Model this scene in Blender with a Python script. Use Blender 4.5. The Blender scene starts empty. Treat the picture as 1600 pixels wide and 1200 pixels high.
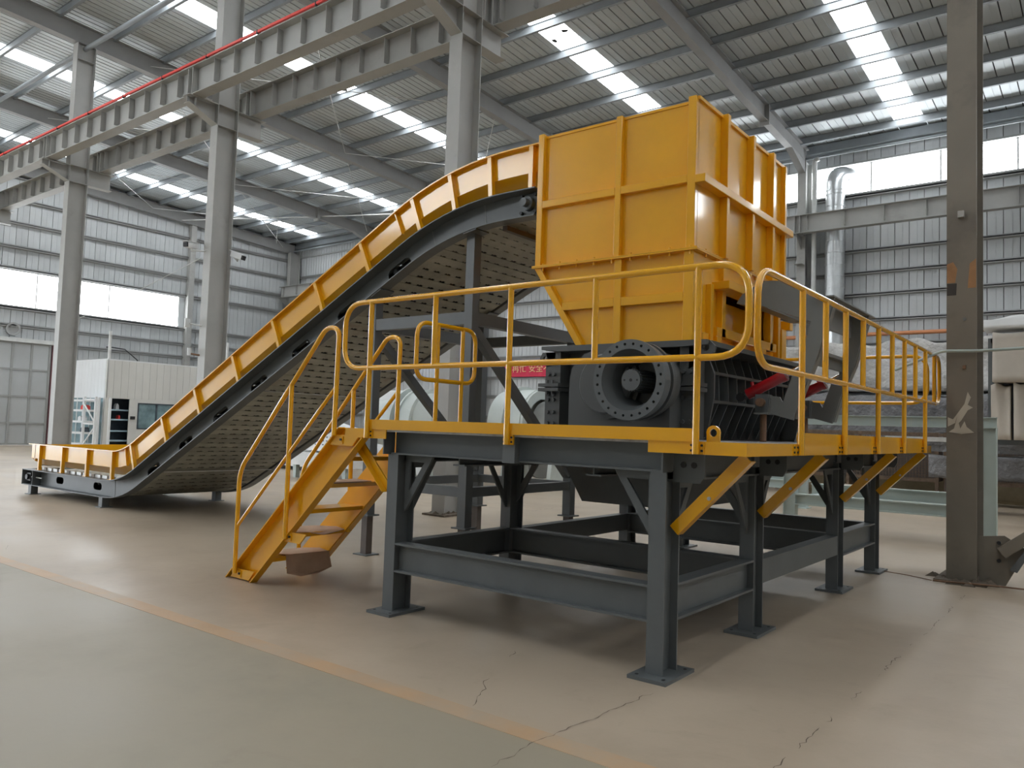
import bpy, math, random
from mathutils import Vector, Matrix
from mathutils.geometry import tessellate_polygon
random.seed(7)
S = bpy.context.scene
COL = S.collection
R = math.radians

# ------------------------------------------------------------------ camera
cam = bpy.data.cameras.new('camera')
cam.sensor_width = 36.0
cam.lens = 27.54
cam.clip_end = 300
co = bpy.data.objects.new('camera', cam)
COL.objects.link(co)
right = Vector((0.79051, 0.61156, 0.03313))
up = Vector((0.00851, -0.06505, 0.99785))
back = Vector((0.61239, -0.78852, -0.05662))
m = Matrix((right, up, back)).transposed().to_4x4()
m.translation = (0, 0, 1.5)
co.matrix_world = m
S.camera = co

# ------------------------------------------------------------------ world, exposure
w = bpy.data.worlds.new('sky')
S.world = w
w.use_nodes = True
bg = w.node_tree.nodes['Background']
bg.inputs['Color'].default_value = (0.86, 0.93, 1.0, 1)
bg.inputs['Strength'].default_value = 13.0
SKYLIGHT = 12.0      # daylight through the roof panels
WINDOW = 13.0         # daylight through the wall glazing
# the open loading doorway further along the gable lets the sky in (sampling portal, gives off no light itself)
pl_ = bpy.data.lights.new('doorway_portal', 'AREA')
pl_.shape = 'RECTANGLE'; pl_.size = 7.0; pl_.size_y = 11.8
pl_.cycles.is_portal = True
po_ = bpy.data.objects.new('doorway_portal', pl_)
COL.objects.link(po_)
po_.location = (-39.85, -2.9, 3.5)
po_.rotation_euler = (0, R(-90), 0)
S.view_settings.view_transform = 'Standard'
S.view_settings.look = 'None'
S.view_settings.exposure = -0.35
S.view_settings.gamma = 1.0
S.view_settings.use_curve_mapping = False
S.cycles.use_denoising = True
S.cycles.max_bounces = 7
S.cycles.diffuse_bounces = 5
S.cycles.glossy_bounces = 3
S.cycles.sample_clamp_indirect = 8.0
S.cycles.caustics_reflective = False
S.cycles.caustics_refractive = False

# ------------------------------------------------------------------ materials
def mat(name, col, rough=0.5, metal=0.0, var=0.12, scale=2.5, bump=0.0, bscale=40.0, coat=0.0, rand=0.0,
        dirt=None, dirt_lo=0.55, dirt_hi=0.75, dscale=1.2, rvar=0.0, spec=0.5, stretch=None, dirt2=None, d2=(0.5, 0.7, 4.0)):
    M = bpy.data.materials.new(name)
    M.use_nodes = True
    nt = M.node_tree
    N, L = nt.nodes, nt.links
    b = N['Principled BSDF']
    b.inputs['Roughness'].default_value = rough
    b.inputs['Metallic'].default_value = metal
    b.inputs['Specular IOR Level'].default_value = spec
    if coat:
        b.inputs['Coat Weight'].default_value = coat
        b.inputs['Coat Roughness'].default_value = 0.08
    geo = N.new('ShaderNodeNewGeometry')
    vec = geo.outputs['Position']
    if stretch:
        mp = N.new('ShaderNodeMapping')
        mp.inputs['Scale'].default_value = stretch
        L.new(vec, mp.inputs['Vector'])
        vec = mp.outputs['Vector']
    nz = N.new('ShaderNodeTexNoise')
    nz.inputs['Scale'].default_value = scale
    nz.inputs['Detail'].default_value = 6
    nz.inputs['Roughness'].default_value = 0.6
    L.new(vec, nz.inputs['Vector'])
    mr = N.new('ShaderNodeMapRange')
    mr.inputs['From Min'].default_value = 0.3
    mr.inputs['From Max'].default_value = 0.7
    mr.inputs['To Min'].default_value = 1 - var
    mr.inputs['To Max'].default_value = 1 + var
    L.new(nz.outputs['Fac'], mr.inputs['Value'])
    src = mr.outputs['Result']
    if rand:
        oi = N.new('ShaderNodeObjectInfo')
        m2 = N.new('ShaderNodeMapRange')
        m2.inputs['To Min'].default_value = 1 - rand
        m2.inputs['To Max'].default_value = 1 + rand
        L.new(oi.outputs['Random'], m2.inputs['Value'])
        mu = N.new('ShaderNodeMath'); mu.operation = 'MULTIPLY'
        L.new(src, mu.inputs[0]); L.new(m2.outputs['Result'], mu.inputs[1])
        src = mu.outputs[0]
    vm = N.new('ShaderNodeVectorMath'); vm.operation = 'SCALE'
    vm.inputs[0].default_value = col
    L.new(src, vm.inputs['Scale'])
    out = vm.outputs['Vector']
    if dirt:
        n2 = N.new('ShaderNodeTexNoise')
        n2.inputs['Scale'].default_value = dscale
        n2.inputs['Detail'].default_value = 8
        n2.inputs['Roughness'].default_value = 0.65
        L.new(vec, n2.inputs['Vector'])
        m3 = N.new('ShaderNodeMapRange')
        m3.inputs['From Min'].default_value = dirt_lo
        m3.inputs['From Max'].default_value = dirt_hi
        L.new(n2.outputs['Fac'], m3.inputs['Value'])
        mx = N.new('ShaderNodeMix'); mx.data_type = 'RGBA'
        L.new(m3.outputs['Result'], mx.inputs[0])
        L.new(out, mx.inputs[6])
        mx.inputs[7].default_value = (*dirt, 1)
        out = mx.outputs[2]
    if dirt2:
        n4 = N.new('ShaderNodeTexNoise')
        n4.inputs['Scale'].default_value = d2[2]
        n4.inputs['Detail'].default_value = 10
        n4.inputs['Roughness'].default_value = 0.7
        n4.inputs['Distortion'].default_value = 0.6
        L.new(geo.outputs['Position'], n4.inputs['Vector'])
        m5 = N.new('ShaderNodeMapRange')
        m5.inputs['From Min'].default_value = d2[0]
        m5.inputs['From Max'].default_value = d2[1]
        m5.inputs['To Max'].default_value = 0.5
        L.new(n4.outputs['Fac'], m5.inputs['Value'])
        mx2 = N.new('ShaderNodeMix'); mx2.data_type = 'RGBA'
        L.new(m5.outputs['Result'], mx2.inputs[0])
        L.new(out, mx2.inputs[6])
        mx2.inputs[7].default_value = (*dirt2, 1)
        out = mx2.outputs[2]
    L.new(out, b.inputs['Base Color'])
    if rvar:
        m4 = N.new('ShaderNodeMapRange')
        m4.inputs['From Min'].default_value = 0.3
        m4.inputs['From Max'].default_value = 0.7
        m4.inputs['To Min'].default_value = rough - rvar
        m4.inputs['To Max'].default_value = rough + rvar
        L.new(nz.outputs['Fac'], m4.inputs['Value'])
        L.new(m4.outputs['Result'], b.inputs['Roughness'])
    if bump:
        n3 = N.new('ShaderNodeTexNoise')
        n3.inputs['Scale'].default_value = bscale
        n3.inputs['Detail'].default_value = 4
        L.new(vec, n3.inputs['Vector'])
        bp = N.new('ShaderNodeBump')
        bp.inputs['Strength'].default_value = bump
        bp.inputs['Distance'].default_value = 0.01 if bump < 0.9 else 0.12
        L.new(n3.outputs['Fac'], bp.inputs['Height'])
        L.new(bp.outputs['Normal'], b.inputs['Normal'])
    return M

def emit(name, col, strength):
    M = bpy.data.materials.new(name)
    M.use_nodes = True
    b = M.node_tree.nodes['Principled BSDF']
    b.inputs['Base Color'].default_value = (*[c * 0.8 for c in col], 1)
    b.inputs['Emission Color'].default_value = (*col, 1)
    b.inputs['Emission Strength'].default_value = strength
    b.inputs['Roughness'].default_value = 0.3
    return M

YEL = mat('yellow_paint', (0.80, 0.395, 0.006), 0.28, 0, 0.06, 1.6, 0.03, 5, coat=0.8, spec=0.3)
YRAIL = mat('yellow_rail_paint', (0.82, 0.405, 0.006), 0.25, 0, 0.05, 3, coat=0.9, spec=0.3)
GRY = mat('charcoal_paint', (0.112, 0.123, 0.127), 0.42, 0, 0.10, 2.5, 0.04, 30)
GRY2 = mat('mid_grey_paint', (0.18, 0.185, 0.178), 0.42, 0, 0.08, 2.5)
MGRY = mat('machine_grey_paint', (0.085, 0.09, 0.09), 0.4, 0, 0.10, 2.5, 0.04, 30)
STEELB = mat('building_paint', (0.375, 0.375, 0.36), 0.5, 0, 0.07, 1.2, dirt=(0.27, 0.26, 0.24), dirt_lo=0.58, dirt_hi=0.8, dscale=0.9)
COLNEAR = mat('grimy_column_paint', (0.20, 0.178, 0.145), 0.5, 0, 0.10, 1.0, dirt=(0.10, 0.09, 0.075), dirt_lo=0.5, dirt_hi=0.78, dscale=0.8)
RAFT = mat('rafter_paint', (0.30, 0.30, 0.295), 0.55, 0, 0.08, 1)
PURL = mat('galvanised_purlin', (0.27, 0.295, 0.315), 0.55, 0.0, 0.10, 2)
SHEET = mat('roof_sheet', (0.57, 0.61, 0.63), 0.45, 0.1, 0.05, 0.6, rand=0.05)
CLAD = mat('wall_sheet', (0.51, 0.53, 0.54), 0.5, 0.05, 0.06, 0.7, rand=0.05, dirt=(0.40, 0.40, 0.39), dirt_lo=0.6, dirt_hi=0.85, dscale=0.35)
GIRT = mat('girt_paint', (0.36, 0.365, 0.36), 0.55, 0, 0.08, 1.5)
DARKGAP = mat('dark_backing', (0.06, 0.06, 0.06), 0.8, 0, 0.1, 1)
SKY = emit('skylight_panel', (0.95, 0.98, 1.0), SKYLIGHT)
WIN = emit('daylit_glazing', (0.93, 0.97, 1.0), WINDOW)
FLOOR = mat('concrete_floor', (0.42, 0.345, 0.26), 0.40, 0, 0.08, 0.55, 0.05, 25, dirt=(0.30, 0.235, 0.17), dirt_lo=0.45, dirt_hi=0.72, dscale=0.4, rvar=0.08, dirt2=(0.27, 0.21, 0.15), d2=(0.57, 0.78, 1.7))
WALK = mat('green_floor_paint', (0.325, 0.287, 0.218), 0.44, 0, 0.08, 0.6, 0.04, 25, dirt=(0.27, 0.245, 0.19), dirt_lo=0.5, dirt_hi=0.78, dscale=0.6, rvar=0.08, dirt2=(0.24, 0.20, 0.15), d2=(0.6, 0.8, 1.5))
LINE = mat('worn_orange_line', (0.47, 0.315, 0.185), 0.45, 0, 0.10, 1.5, dirt=(0.40, 0.335, 0.255), dirt_lo=0.45, dirt_hi=0.7, dscale=2.0)
CRACK = mat('floor_crack', (0.13, 0.10, 0.08), 0.9)
GRIME = mat('floor_grime', (0.13, 0.105, 0.08), 0.9, 0, 0.3, 9, 0.5, 30)
BELT = mat('worn_belt_steel', (0.34, 0.345, 0.30), 0.5, 0.1, 0.22, 3.0, 0.06, 60, rand=0.12, dirt=(0.27, 0.20, 0.14), dirt_lo=0.58, dirt_hi=0.78, dscale=2.2)
LINK = mat('bare_link_steel', (0.55, 0.55, 0.53), 0.4, 0.5, 0.15, 8)
RUST = mat('rusty_steel', (0.20, 0.115, 0.07), 0.7, 0.1, 0.25, 8, 0.2, 60)
BROWN = mat('primer_brown_steel', (0.105, 0.085, 0.075), 0.55, 0, 0.15, 5)
DECK = mat('worn_deck_plate', (0.42, 0.42, 0.42), 0.4, 0.3, 0.2, 6, dirt=(0.22, 0.21, 0.20), dirt_lo=0.5, dirt_hi=0.7, dscale=5)
BLACK = mat('black_rubber_and_shade', (0.02, 0.02, 0.022), 0.6)
DRED = mat('red_cylinder_paint', (0.42, 0.012, 0.018), 0.25, 0, 0.05, 5, coat=0.5)
CHROME = mat('chrome_rod', (0.75, 0.75, 0.74), 0.15, 1.0, 0.03, 5)
RED = mat('red_conductor', (0.72, 0.05, 0.04), 0.45, 0, 0.05, 2)
BANNER = mat('red_banner_cloth', (0.62, 0.03, 0.08), 0.7, 0, 0.06, 1)
GOLD = mat('banner_lettering', (0.80, 0.58, 0.28), 0.7)
CARD = mat('cardboard', (0.44, 0.31, 0.22), 0.85, 0, 0.10, 6)
WHITE = mat('white_panel', (0.74, 0.76, 0.77), 0.45, 0, 0.04, 1)
CABIN = mat('cabin_panel', (0.66, 0.66, 0.63), 0.5, 0, 0.04, 1, rand=0.03)
GLASSM = mat('tinted_glass', (0.20, 0.30, 0.33), 0.06, 0, 0.35, 2.2, spec=0.8)
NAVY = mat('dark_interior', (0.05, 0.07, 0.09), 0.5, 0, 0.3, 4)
BLUESH = mat('pale_blue_shelf', (0.42, 0.58, 0.68), 0.45)
PALEG = mat('pale_green_paint', (0.42, 0.49, 0.47), 0.45, 0, 0.06, 2)
DRUM = mat('pale_drum_paint', (0.50, 0.55, 0.53), 0.35, 0, 0.05, 2)
TARP = mat('grey_plastic_sheet', (0.52, 0.51, 0.49), 0.3, 0, 0.18, 1.6, 1.0, 3.5)
TARPD = mat('dark_plastic_sheet', (0.17, 0.168, 0.172), 0.35, 0, 0.2, 2, 0.9, 4)
CLOTH = mat('beige_cover', (0.50, 0.455, 0.395), 0.75, 0, 0.1, 1.5, 0.2, 4)
SAND = mat('tan_sheeting', (0.40, 0.33, 0.21), 0.7, 0, 0.2, 2, 0.5, 5)
MESHM = mat('rusty_mesh', (0.16, 0.11, 0.075), 0.7, 0.2, 0.3, 12)
DUCT = mat('galvanised_duct', (0.66, 0.68, 0.69), 0.28, 0.75, 0.10, 3, 0.5, 14)
COPPER = mat('orange_gas_pipe', (0.66, 0.27, 0.12), 0.5)
PIPEW = mat('white_pipe', (0.66, 0.67, 0.66), 0.45)
BOLT = mat('bolt_black', (0.03, 0.03, 0.032), 0.45, 0.4)
LAMPM = emit('lamp_lens', (1.0, 0.98, 0.95), 3.0)

# ------------------------------------------------------------------ mesh helpers
ORG = {}
def org(p):
    return ORG.get(p.name, Vector((0, 0, 0))) if p else Vector((0, 0, 0))

class MB:
    def __init__(s):
        s.v, s.f, s.sm = [], [], []
    def add(s, vs, fs, smooth=False):
        k = len(s.v)
        s.v += [tuple(v) for v in vs]
        s.f += [tuple(i + k for i in f) for f in fs]
        s.sm += [smooth] * len(fs)
        return s
    def box(s, x0, x1, y0, y1, z0, z1):
        return s.add([(x, y, z) for x in (x0, x1) for y in (y0, y1) for z in (z0, z1)],
                     [(0, 1, 3, 2), (4, 6, 7, 5), (0, 4, 5, 1), (2, 3, 7, 6), (0, 2, 6, 4), (1, 5, 7, 3)])
    def cbox(s, c, d):
        return s.box(c[0]-d[0]/2, c[0]+d[0]/2, c[1]-d[1]/2, c[1]+d[1]/2, c[2]-d[2]/2, c[2]+d[2]/2)
    def bar(s, a, b, wd, hg, upv=(0, 0, 1)):
        """rectangular bar between two points; wd across, hg along the up hint"""
        a, b = Vector(a), Vector(b)
        d = (b - a).normalized()
        u = Vector(upv)
        if abs(d.dot(u)) > 0.98:
            u = Vector((0, 1, 0))
        sd = d.cross(u).normalized() * wd / 2
        uu = sd.cross(d).normalized() * hg / 2
        vs = [p + i * sd + j * uu for p in (a, b) for i in (-1, 1) for j in (-1, 1)]
        return s.add(vs, [(0, 1, 3, 2), (4, 6, 7, 5), (0, 4, 5, 1), (2, 3, 7, 6), (0, 2, 6, 4), (1, 5, 7, 3)])
    def prism(s, loops, lo, hi, plane='xz'):
        """polygon with optional holes extruded along the third axis"""
        if isinstance(loops[0][0], (int, float)):
            loops = [loops]
        def P(a, b, c):
            return (a, c, b) if plane == 'xz' else ((c, a, b) if plane == 'yz' else (a, b, c))
        flat = [p for l in loops for p in l]
        tris = tessellate_polygon([[Vector((p[0], p[1], 0)) for p in l] for l in loops])
        n = len(flat)
        vs = [P(p[0], p[1], lo) for p in flat] + [P(p[0], p[1], hi) for p in flat]
        fs = [tuple(t) for t in tris] + [tuple(i + n for i in reversed(t)) for t in tris]
        k = 0
        for l in loops:
            q = len(l)
            for i in range(q):
                j = (i + 1) % q
                fs.append((k + i, k + j, k + j + n, k + i + n))
            k += q
        return s.add(vs, fs)
    def cyl(s, a, b, r, n=12, r2=None, caps=True, smooth=True):
        a, b = Vector(a), Vector(b)
        d = (b - a).normalized()
        t = Vector((0, 0, 1)) if abs(d.z) < 0.9 else Vector((1, 0, 0))
        e1 = d.cross(t).normalized(); e2 = d.cross(e1)
        r2 = r if r2 is None else r2
        vs = []
        for p, q in ((a, r), (b, r2)):
            for i in range(n):
                th = 2 * math.pi * i / n
                vs.append(p + e1 * math.cos(th) * q + e2 * math.sin(th) * q)
        s.add(vs, [(i, (i + 1) % n, n + (i + 1) % n, n + i) for i in range(n)], smooth)
        if caps:
            s.add(vs[:n], [tuple(range(n))]); s.add(vs[n:], [tuple(reversed(range(n)))])
        return s
    def lathe(s, c, axis, prof, n=32, smooth=True):
        """profile [(t along axis, radius)], open, revolved around axis through c"""
        c, d = Vector(c), Vector(axis).normalized()
        t = Vector((0, 0, 1)) if abs(d.z) < 0.9 else Vector((1, 0, 0))
        e1 = d.cross(t).normalized(); e2 = d.cross(e1)
        vs = []
        for (h, r) in prof:
            for i in range(n):
                th = 2 * math.pi * i / n
                vs.append(c + d * h + (e1 * math.cos(th) + e2 * math.sin(th)) * r)
        # every band has its own vertices so creases between bands stay sharp
        for k in range(len(prof) - 1):
            s.add(vs[k*n:(k+2)*n], [(i, (i + 1) % n, n + (i + 1) % n, n + i) for i in range(n)], smooth)
        return s
    def tube(s, path, r, n=10, closed=False):
        P = [Vector(p) for p in path]
        q = len(P)
        T = []
        for i in range(q):
            if closed:
                d = P[(i + 1) % q] - P[i - 1]
            else:
                d = P[min(i + 1, q - 1)] - P[max(i - 1, 0)]
            T.append(d.normalized())
        u = Vector((0, 0, 1)) if abs(T[0].z) < 0.9 else Vector((1, 0, 0))
        e = T[0].cross(u).normalized()
        vs = []
        for i in range(q):
            e = (e - T[i] * e.dot(T[i])).normalized()
            g = T[i].cross(e)
            for k in range(n):
                th = 2 * math.pi * k / n
                vs.append(P[i] + (e * math.cos(th) + g * math.sin(th)) * r)
        fs = []
        for i in range(q if closed else q - 1):
            j = (i + 1) % q
            for k in range(n):
                l = (k + 1) % n
                fs.append((i*n+k, i*n+l, j*n+l, j*n+k))
        s.add(vs, fs, True)
        if not closed:
            s.add(vs[:n], [tuple(reversed(range(n)))]); s.add(vs[-n:], [tuple(range(n))])
        return s
    def ibx(s, x0, x1, yc, z0, z1, b, tf=.012, tw=.01):
        s.box(x0, x1, yc-b/2, yc+b/2, z0, z0+tf); s.box(x0, x1, yc-b/2, yc+b/2, z1-tf, z1)
        return s.box(x0, x1, yc-tw/2, yc+tw/2, z0+tf, z1-tf)
    def iby(s, y0, y1, xc, z0, z1, b, tf=.012, tw=.01):
        s.box(xc-b/2, xc+b/2, y0, y1, z0, z0+tf); s.box(xc-b/2, xc+b/2, y0, y1, z1-tf, z1)
        return s.box(xc-tw/2, xc+tw/2, y0, y1, z0+tf, z1-tf)
    def ibz(s, xc, y0, y1, z0, z1, b, tf=.012, tw=.01):
        s.box(xc-b/2, xc+b/2, y0, y0+tf, z0, z1); s.box(xc-b/2, xc+b/2, y1-tf, y1, z0, z1)
        return s.box(xc-tw/2, xc+tw/2, y0+tf, y1-tf, z0, z1)
    def mesh(s, name, M, off=(0, 0, 0)):
        me = bpy.data.meshes.new(name)
        ox, oy, oz = off
        me.from_pydata([(x-ox, y-oy, z-oz) for x, y, z in s.v], [], s.f)
        me.polygons.foreach_set('use_smooth', s.sm)
        me.materials.append(M)
        me.update()
        import bmesh
        bm = bmesh.new(); bm.from_mesh(me)
        bmesh.ops.recalc_face_normals(bm, faces=bm.faces[:])
        bm.to_mesh(me); bm.free()
        return me
    def build(s, name, M, parent=None, bevel=0):
        o = bpy.data.objects.new(name, s.mesh(name, M, org(parent)))
        COL.objects.link(o)
        if parent:
            o.parent = parent
            ORG[o.name] = org(parent)
        if bevel:
            md = o.modifiers.new('edge', 'BEVEL'); md.width = bevel; md.segments = 1; md.limit_method = 'ANGLE'
        return o

def tag(o, label, cat=None, group=None, kind=None):
    o['label'] = label
    if cat: o['category'] = cat
    if group: o['group'] = group
    if kind: o['kind'] = kind
    return o
def thing(name, label, cat, loc=(0, 0, 0), group=None, kind=None):
    o = bpy.data.objects.new(name, None)
    COL.objects.link(o)
    o.location = loc
    o.empty_display_size = 0.2
    ORG[o.name] = Vector(loc)
    return tag(o, label, cat, group, kind)
def inst(name, me, parent, loc, rot=None):
    """another object on shared mesh data, loc in world space"""
    o = bpy.data.objects.new(name, me)
    COL.objects.link(o)
    o.location = Vector(loc) - org(parent)
    if rot: o.rotation_euler = rot
    o.parent = parent
    ORG[o.name] = Vector(loc)
    return o
def rounded(path, r, n=5, closed=False):
    """fillet the corners of a polyline"""
    P = [Vector(p) for p in path]
    q = len(P)
    out = []
    for i in range(q):
        if not closed and i in (0, q - 1):
            out.append(P[i]); continue
        a, b, c = P[i-1], P[i], P[(i+1) % q]
        d1, d2 = (a - b), (c - b)
        t = min(r, d1.length * 0.49, d2.length * 0.49)
        p0, p1 = b + d1.normalized() * t, b + d2.normalized() * t
        for k in range(n + 1):
            u = k / n
            out.append(p0 * (1-u)**2 + b * 2*u*(1-u) + p1 * u*u)
    return out
def circ(cx, cz, r, n=16, a0=0):
    return [(cx + r*math.cos(a0 + 2*math.pi*i/n), cz + r*math.sin(a0 + 2*math.pi*i/n)) for i in range(n)]
def struct(name, label, loc=(0, 0, 0)):
    return thing(name, label, None, loc, kind='structure')

# ================================================================== HALL
XG = -39.7          # gable wall
YW = 29.3           # long wall
XE, YB = 22.0, -9.5   # unseen ends of the hall
COLX = [-1.36, -9.06, -16.60, -24.35, -32.0]
def roofz(y):
    return 13.25 - 0.05 * (y - 10)

# ---- floor
fl = struct('floor', 'dusty beige concrete factory floor with cracks along its joints')
MB().box(XG, XE, 3.14, YW, -0.2, 0).build('concrete_slab', FLOOR, fl)
MB().box(XG, XE, YB, 3.14, -0.2, 0.0).build('painted_walkway', WALK, fl)
MB().box(XG, XE, 3.14, 3.285, 0.0, 0.0015).build('painted_line', LINE, fl)
def crack(pts, wd, seed):
    rd = random.Random(seed)
    dense = []
    for (a, b) in zip(pts[:-1], pts[1:]):
        n = max(2, int(math.hypot(b[0]-a[0], b[1]-a[1]) / 0.035))
        for i in range(n):
            u = i / n
            dense.append((a[0]+(b[0]-a[0])*u + rd.uniform(-.014, .014), a[1]+(b[1]-a[1])*u))
    mb = MB()
    run = []
    def flush():
        if len(run) < 3: return
        vs, fs = [], []
        for i, (x, y) in enumerate(run):
            h = wd * .45 * rd.uniform(.15, 1) * (0.2 if i in (0, len(run)-1) else 1)
            vs += [(x-h, y, .0022), (x+h, y, .0022)]
        for i in range(len(run)-1):
            fs.append((2*i, 2*i+1, 2*i+3, 2*i+2))
        mb.add(vs, fs)
    skip = 0
    for p in dense:
        if skip > 0:
            skip -= 1; continue
        run.append(p)
        if rd.random() < 0.13:
            flush(); run = []
            skip = rd.randint(1, 9)
    flush()
    mb.build('crack', CRACK, fl)
crack([(-3.23, 4.3), (-3.13, 4.03), (-3.03, 3.84), (-3.0, 3.7), (-2.9, 3.57), (-2.83, 3.44), (-2.74, 3.28)], .009, 1)
crack([(-2.15, 4.18), (-2.16, 3.99), (-2.19, 3.63), (-2.2, 3.41), (-2.23, 3.2), (-2.22, 3.03), (-2.22, 2.75)], .007, 2)
crack([(-1.22, 9.0), (-1.22, 7.1), (-1.23, 5.86), (-1.23, 4.98), (-1.24, 4.3), (-1.25, 3.2)], .007, 3)
crack([(-8.9, 15.4), (-8.85, 13.67), (-8.63, 12.66), (-8.51, 11.65)], .012, 4)
crack([(-9.9, 3.6), (-8.4, 2.95), (-7.6, 2.75)], .008, 5)
crack([(-5.3, 4.5), (-4.9, 4.42), (-4.8, 4.38)], .006, 6)

# ---- gable wall
wl = struct('wall_left', 'white corrugated gable wall with long window band and sliding door')
MB().box(XG-.25, XG-.06, 3.0, 9.4, 0, 15).box(XG-.25, XG-.06, YB, -8.8, 0, 15).box(XG-.25, XG-.06, -8.8, 3.0, 7, 15).box(XG-.25, XG-.06, 9.4, YW, 0, 6.3).box(XG-.25, XG-.06, 21.9, YW, 6.3, 7.95) \
    .box(XG-.25, XG-.06, 9.4, YW, 7.95, 15).build('backing_sheet', DARKGAP, wl)
def panel_mesh(name, wd, h, ax, M=CLAD):
    mb = MB()
    g = .022
    if ax == 'y':
        mb.box(-.05, 0, g/2, wd-g/2, 0, h); mb.box(0, .014, wd*.46, wd*.54, 0, h)
    else:
        mb.box(g/2, wd-g/2, 0, .05, 0, h); mb.box(wd*.46, wd*.54, -.014, 0, 0, h)
    return mb.mesh(name, M)
pw = .5
pa, pb, pc, pd = (panel_mesh('wall_panel', pw, h, 'y') for h in (6.3, 6.0, 14, 9.4))
y = 9.4
while y < YW - .1:
    if y + pw < 15.7 and y > 9.0:
        me = panel_mesh('wall_panel', pw, 1.6, 'y') if y < 9.5 else me_s
        me_s = me
        inst('wall_panel', me, wl, (XG, y, 4.7))
        inst('wall_panel', pb, wl, (XG, y, 7.95))
    elif y + pw < 21.95:
        inst('wall_panel', pa, wl, (XG, y, 0))
        inst('wall_panel', pb, wl, (XG, y, 7.95))
    else:
        inst('wall_panel', pc, wl, (XG, y, 0))
    y += pw
for z in (12.2, 11.16, 10.1, 9.0, 8.02, 6.22, 5.42, 4.72, 3.5, 2.4, 1.3):
    y0 = 9.4 if z > 4.7 else 16.3
    MB().box(XG, XG+.14, y0, YW, z-.02, z+.02).box(XG, XG+.02, y0, YW, z-.1, z+.1).box(XG+.11, XG+.14, y0, YW, z-.06, z+.02).build('girt', GIRT, wl)
win = struct('window_1', 'bright horizontal window band in the gable wall above the cabin')
for a, b in ((9.4, 11.2), (11.25, 14.9), (14.95, 18.2), (18.25, 21.85)):
    MB().box(XG-.1, XG-.07, a, b, 6.33, 7.92).build('pane', WIN, win)
for yy in (11.22, 14.92, 18.22, 21.88):
    MB().box(XG-.12, XG-.02, yy-.03, yy+.03, 6.3, 7.95).build('mullion', PIPEW, win)
MB().box(XG-.12, XG+.1, 9.4, 21.9, 6.27, 6.33).build('window_sill', GIRT, win)
# sliding door in the gable
dr = struct('door_1', 'large pale grey sliding door of framed panels in the gable wall')
cols = [9.4, 10.9, 12.45, 14.05, 14.85, 15.62]
rows = [0.05, 1.0, 2.22, 3.45, 4.65]
for i in range(5):
    for j in range(4):
        MB().box(XG+.02, XG+.06, cols[i]+.04, cols[i+1]-.04, rows[j]+.04, rows[j+1]-.04).build('door_panel', CLAD, dr)
for c_ in cols:
    MB().box(XG+.02, XG+.12, c_-.045, c_+.045, .05, 4.65).build('door_stile', GIRT, dr)
for r_ in rows:
    MB().box(XG+.02, XG+.11, 9.4, 15.66, r_-.04, r_+.04).build('door_rail', GIRT, dr)
MB().box(XG+.02, XG+.3, 9.2, 16.5, 4.68, 4.86).build('door_track', PIPEW, dr)
MB().box(XG+.05, XG+.2, 15.70, 15.82, 0, 4.7).build('door_edge_post', mat('faded_maroon', (.20, .09, .10), .6), dr)
MB().box(XG+.05, XG+.25, 16.0, 16.18, 0, 4.8).build('door_guide_post', GIRT, dr)
MB().box(XG+.06, XG+.16, 11.6, 13.4, 2.0, 2.12).box(XG+.06, XG+.16, 13.3, 13.42, 0, 2.1).build('wicket_frame', GIRT, dr)

# ---- long wall
wr = struct('wall_right', 'pale grey corrugated long wall with high daylit windows and girts')
MB().box(XG, XE, YW+.06, YW+.25, 0, 10.3).box(XG, -17.9, YW+.06, YW+.25, 10.3, 11.4).box(XG, XE, YW+.06, YW+.25, 11.4, 14).build('backing_sheet', DARKGAP, wr)
pw2 = .46
ma, mb_, mc = panel_mesh('wall_panel', pw2, 10.3, 'x'), panel_mesh('wall_panel', pw2, 1.6, 'x'), panel_mesh('wall_panel', pw2, 13, 'x')
x = XG
while x < 8:
    if x + pw2 < -17.9:
        inst('wall_panel', mc, wr, (x, YW, 0))
    else:
        inst('wall_panel', ma, wr, (x, YW, 0))
        inst('wall_panel', mb_, wr, (x, YW, 11.4))
    x += pw2
for z in (10.2, 8.21, 7.41, 6.63, 5.73, 4.85, 3.9, 3.0, 2.0, 1.0):
    MB().box(XG, 10, YW-.14, YW, z-.02, z+.02).box(XG, 10, YW-.02, YW, z-.08, z+.08).box(XG, 10, YW-.14, YW-.11, z-.05, z+.02).build('girt', GIRT, wr)
MB().box(XG, 10, YW-.10, YW, 11.39, 11.46).build('girt', GIRT, wr)
MB().box(XG, 10, YW-.3, YW, 11.95, 12.25).build('eaves_strut', PURL, wr)
MB().cyl((XG, YW-.45, 11.75), (10, YW-.45, 11.75), .05, 8).build('eaves_tie', PURL, wr)
wn = struct('window_2', 'row of blown-out high windows along the long wall beyond the hopper')
xs = [-17.9 + 2.2*i for i in range(18)]
for a, b in zip(xs[:-1], xs[1:]):
    MB().box(a+.03, b-.03, YW+.07, YW+.10, 10.33, 11.37).build('pane', WIN, wn)
for a in xs:
    MB().box(a-.03, a+.03, YW, YW+.12, 10.3, 11.4).build('mullion', PIPEW, wn)
MB().box(-17.9, xs[-1], YW-.08, YW+.12, 10.27, 10.33).build('window_sill', GIRT, wn)

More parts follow.
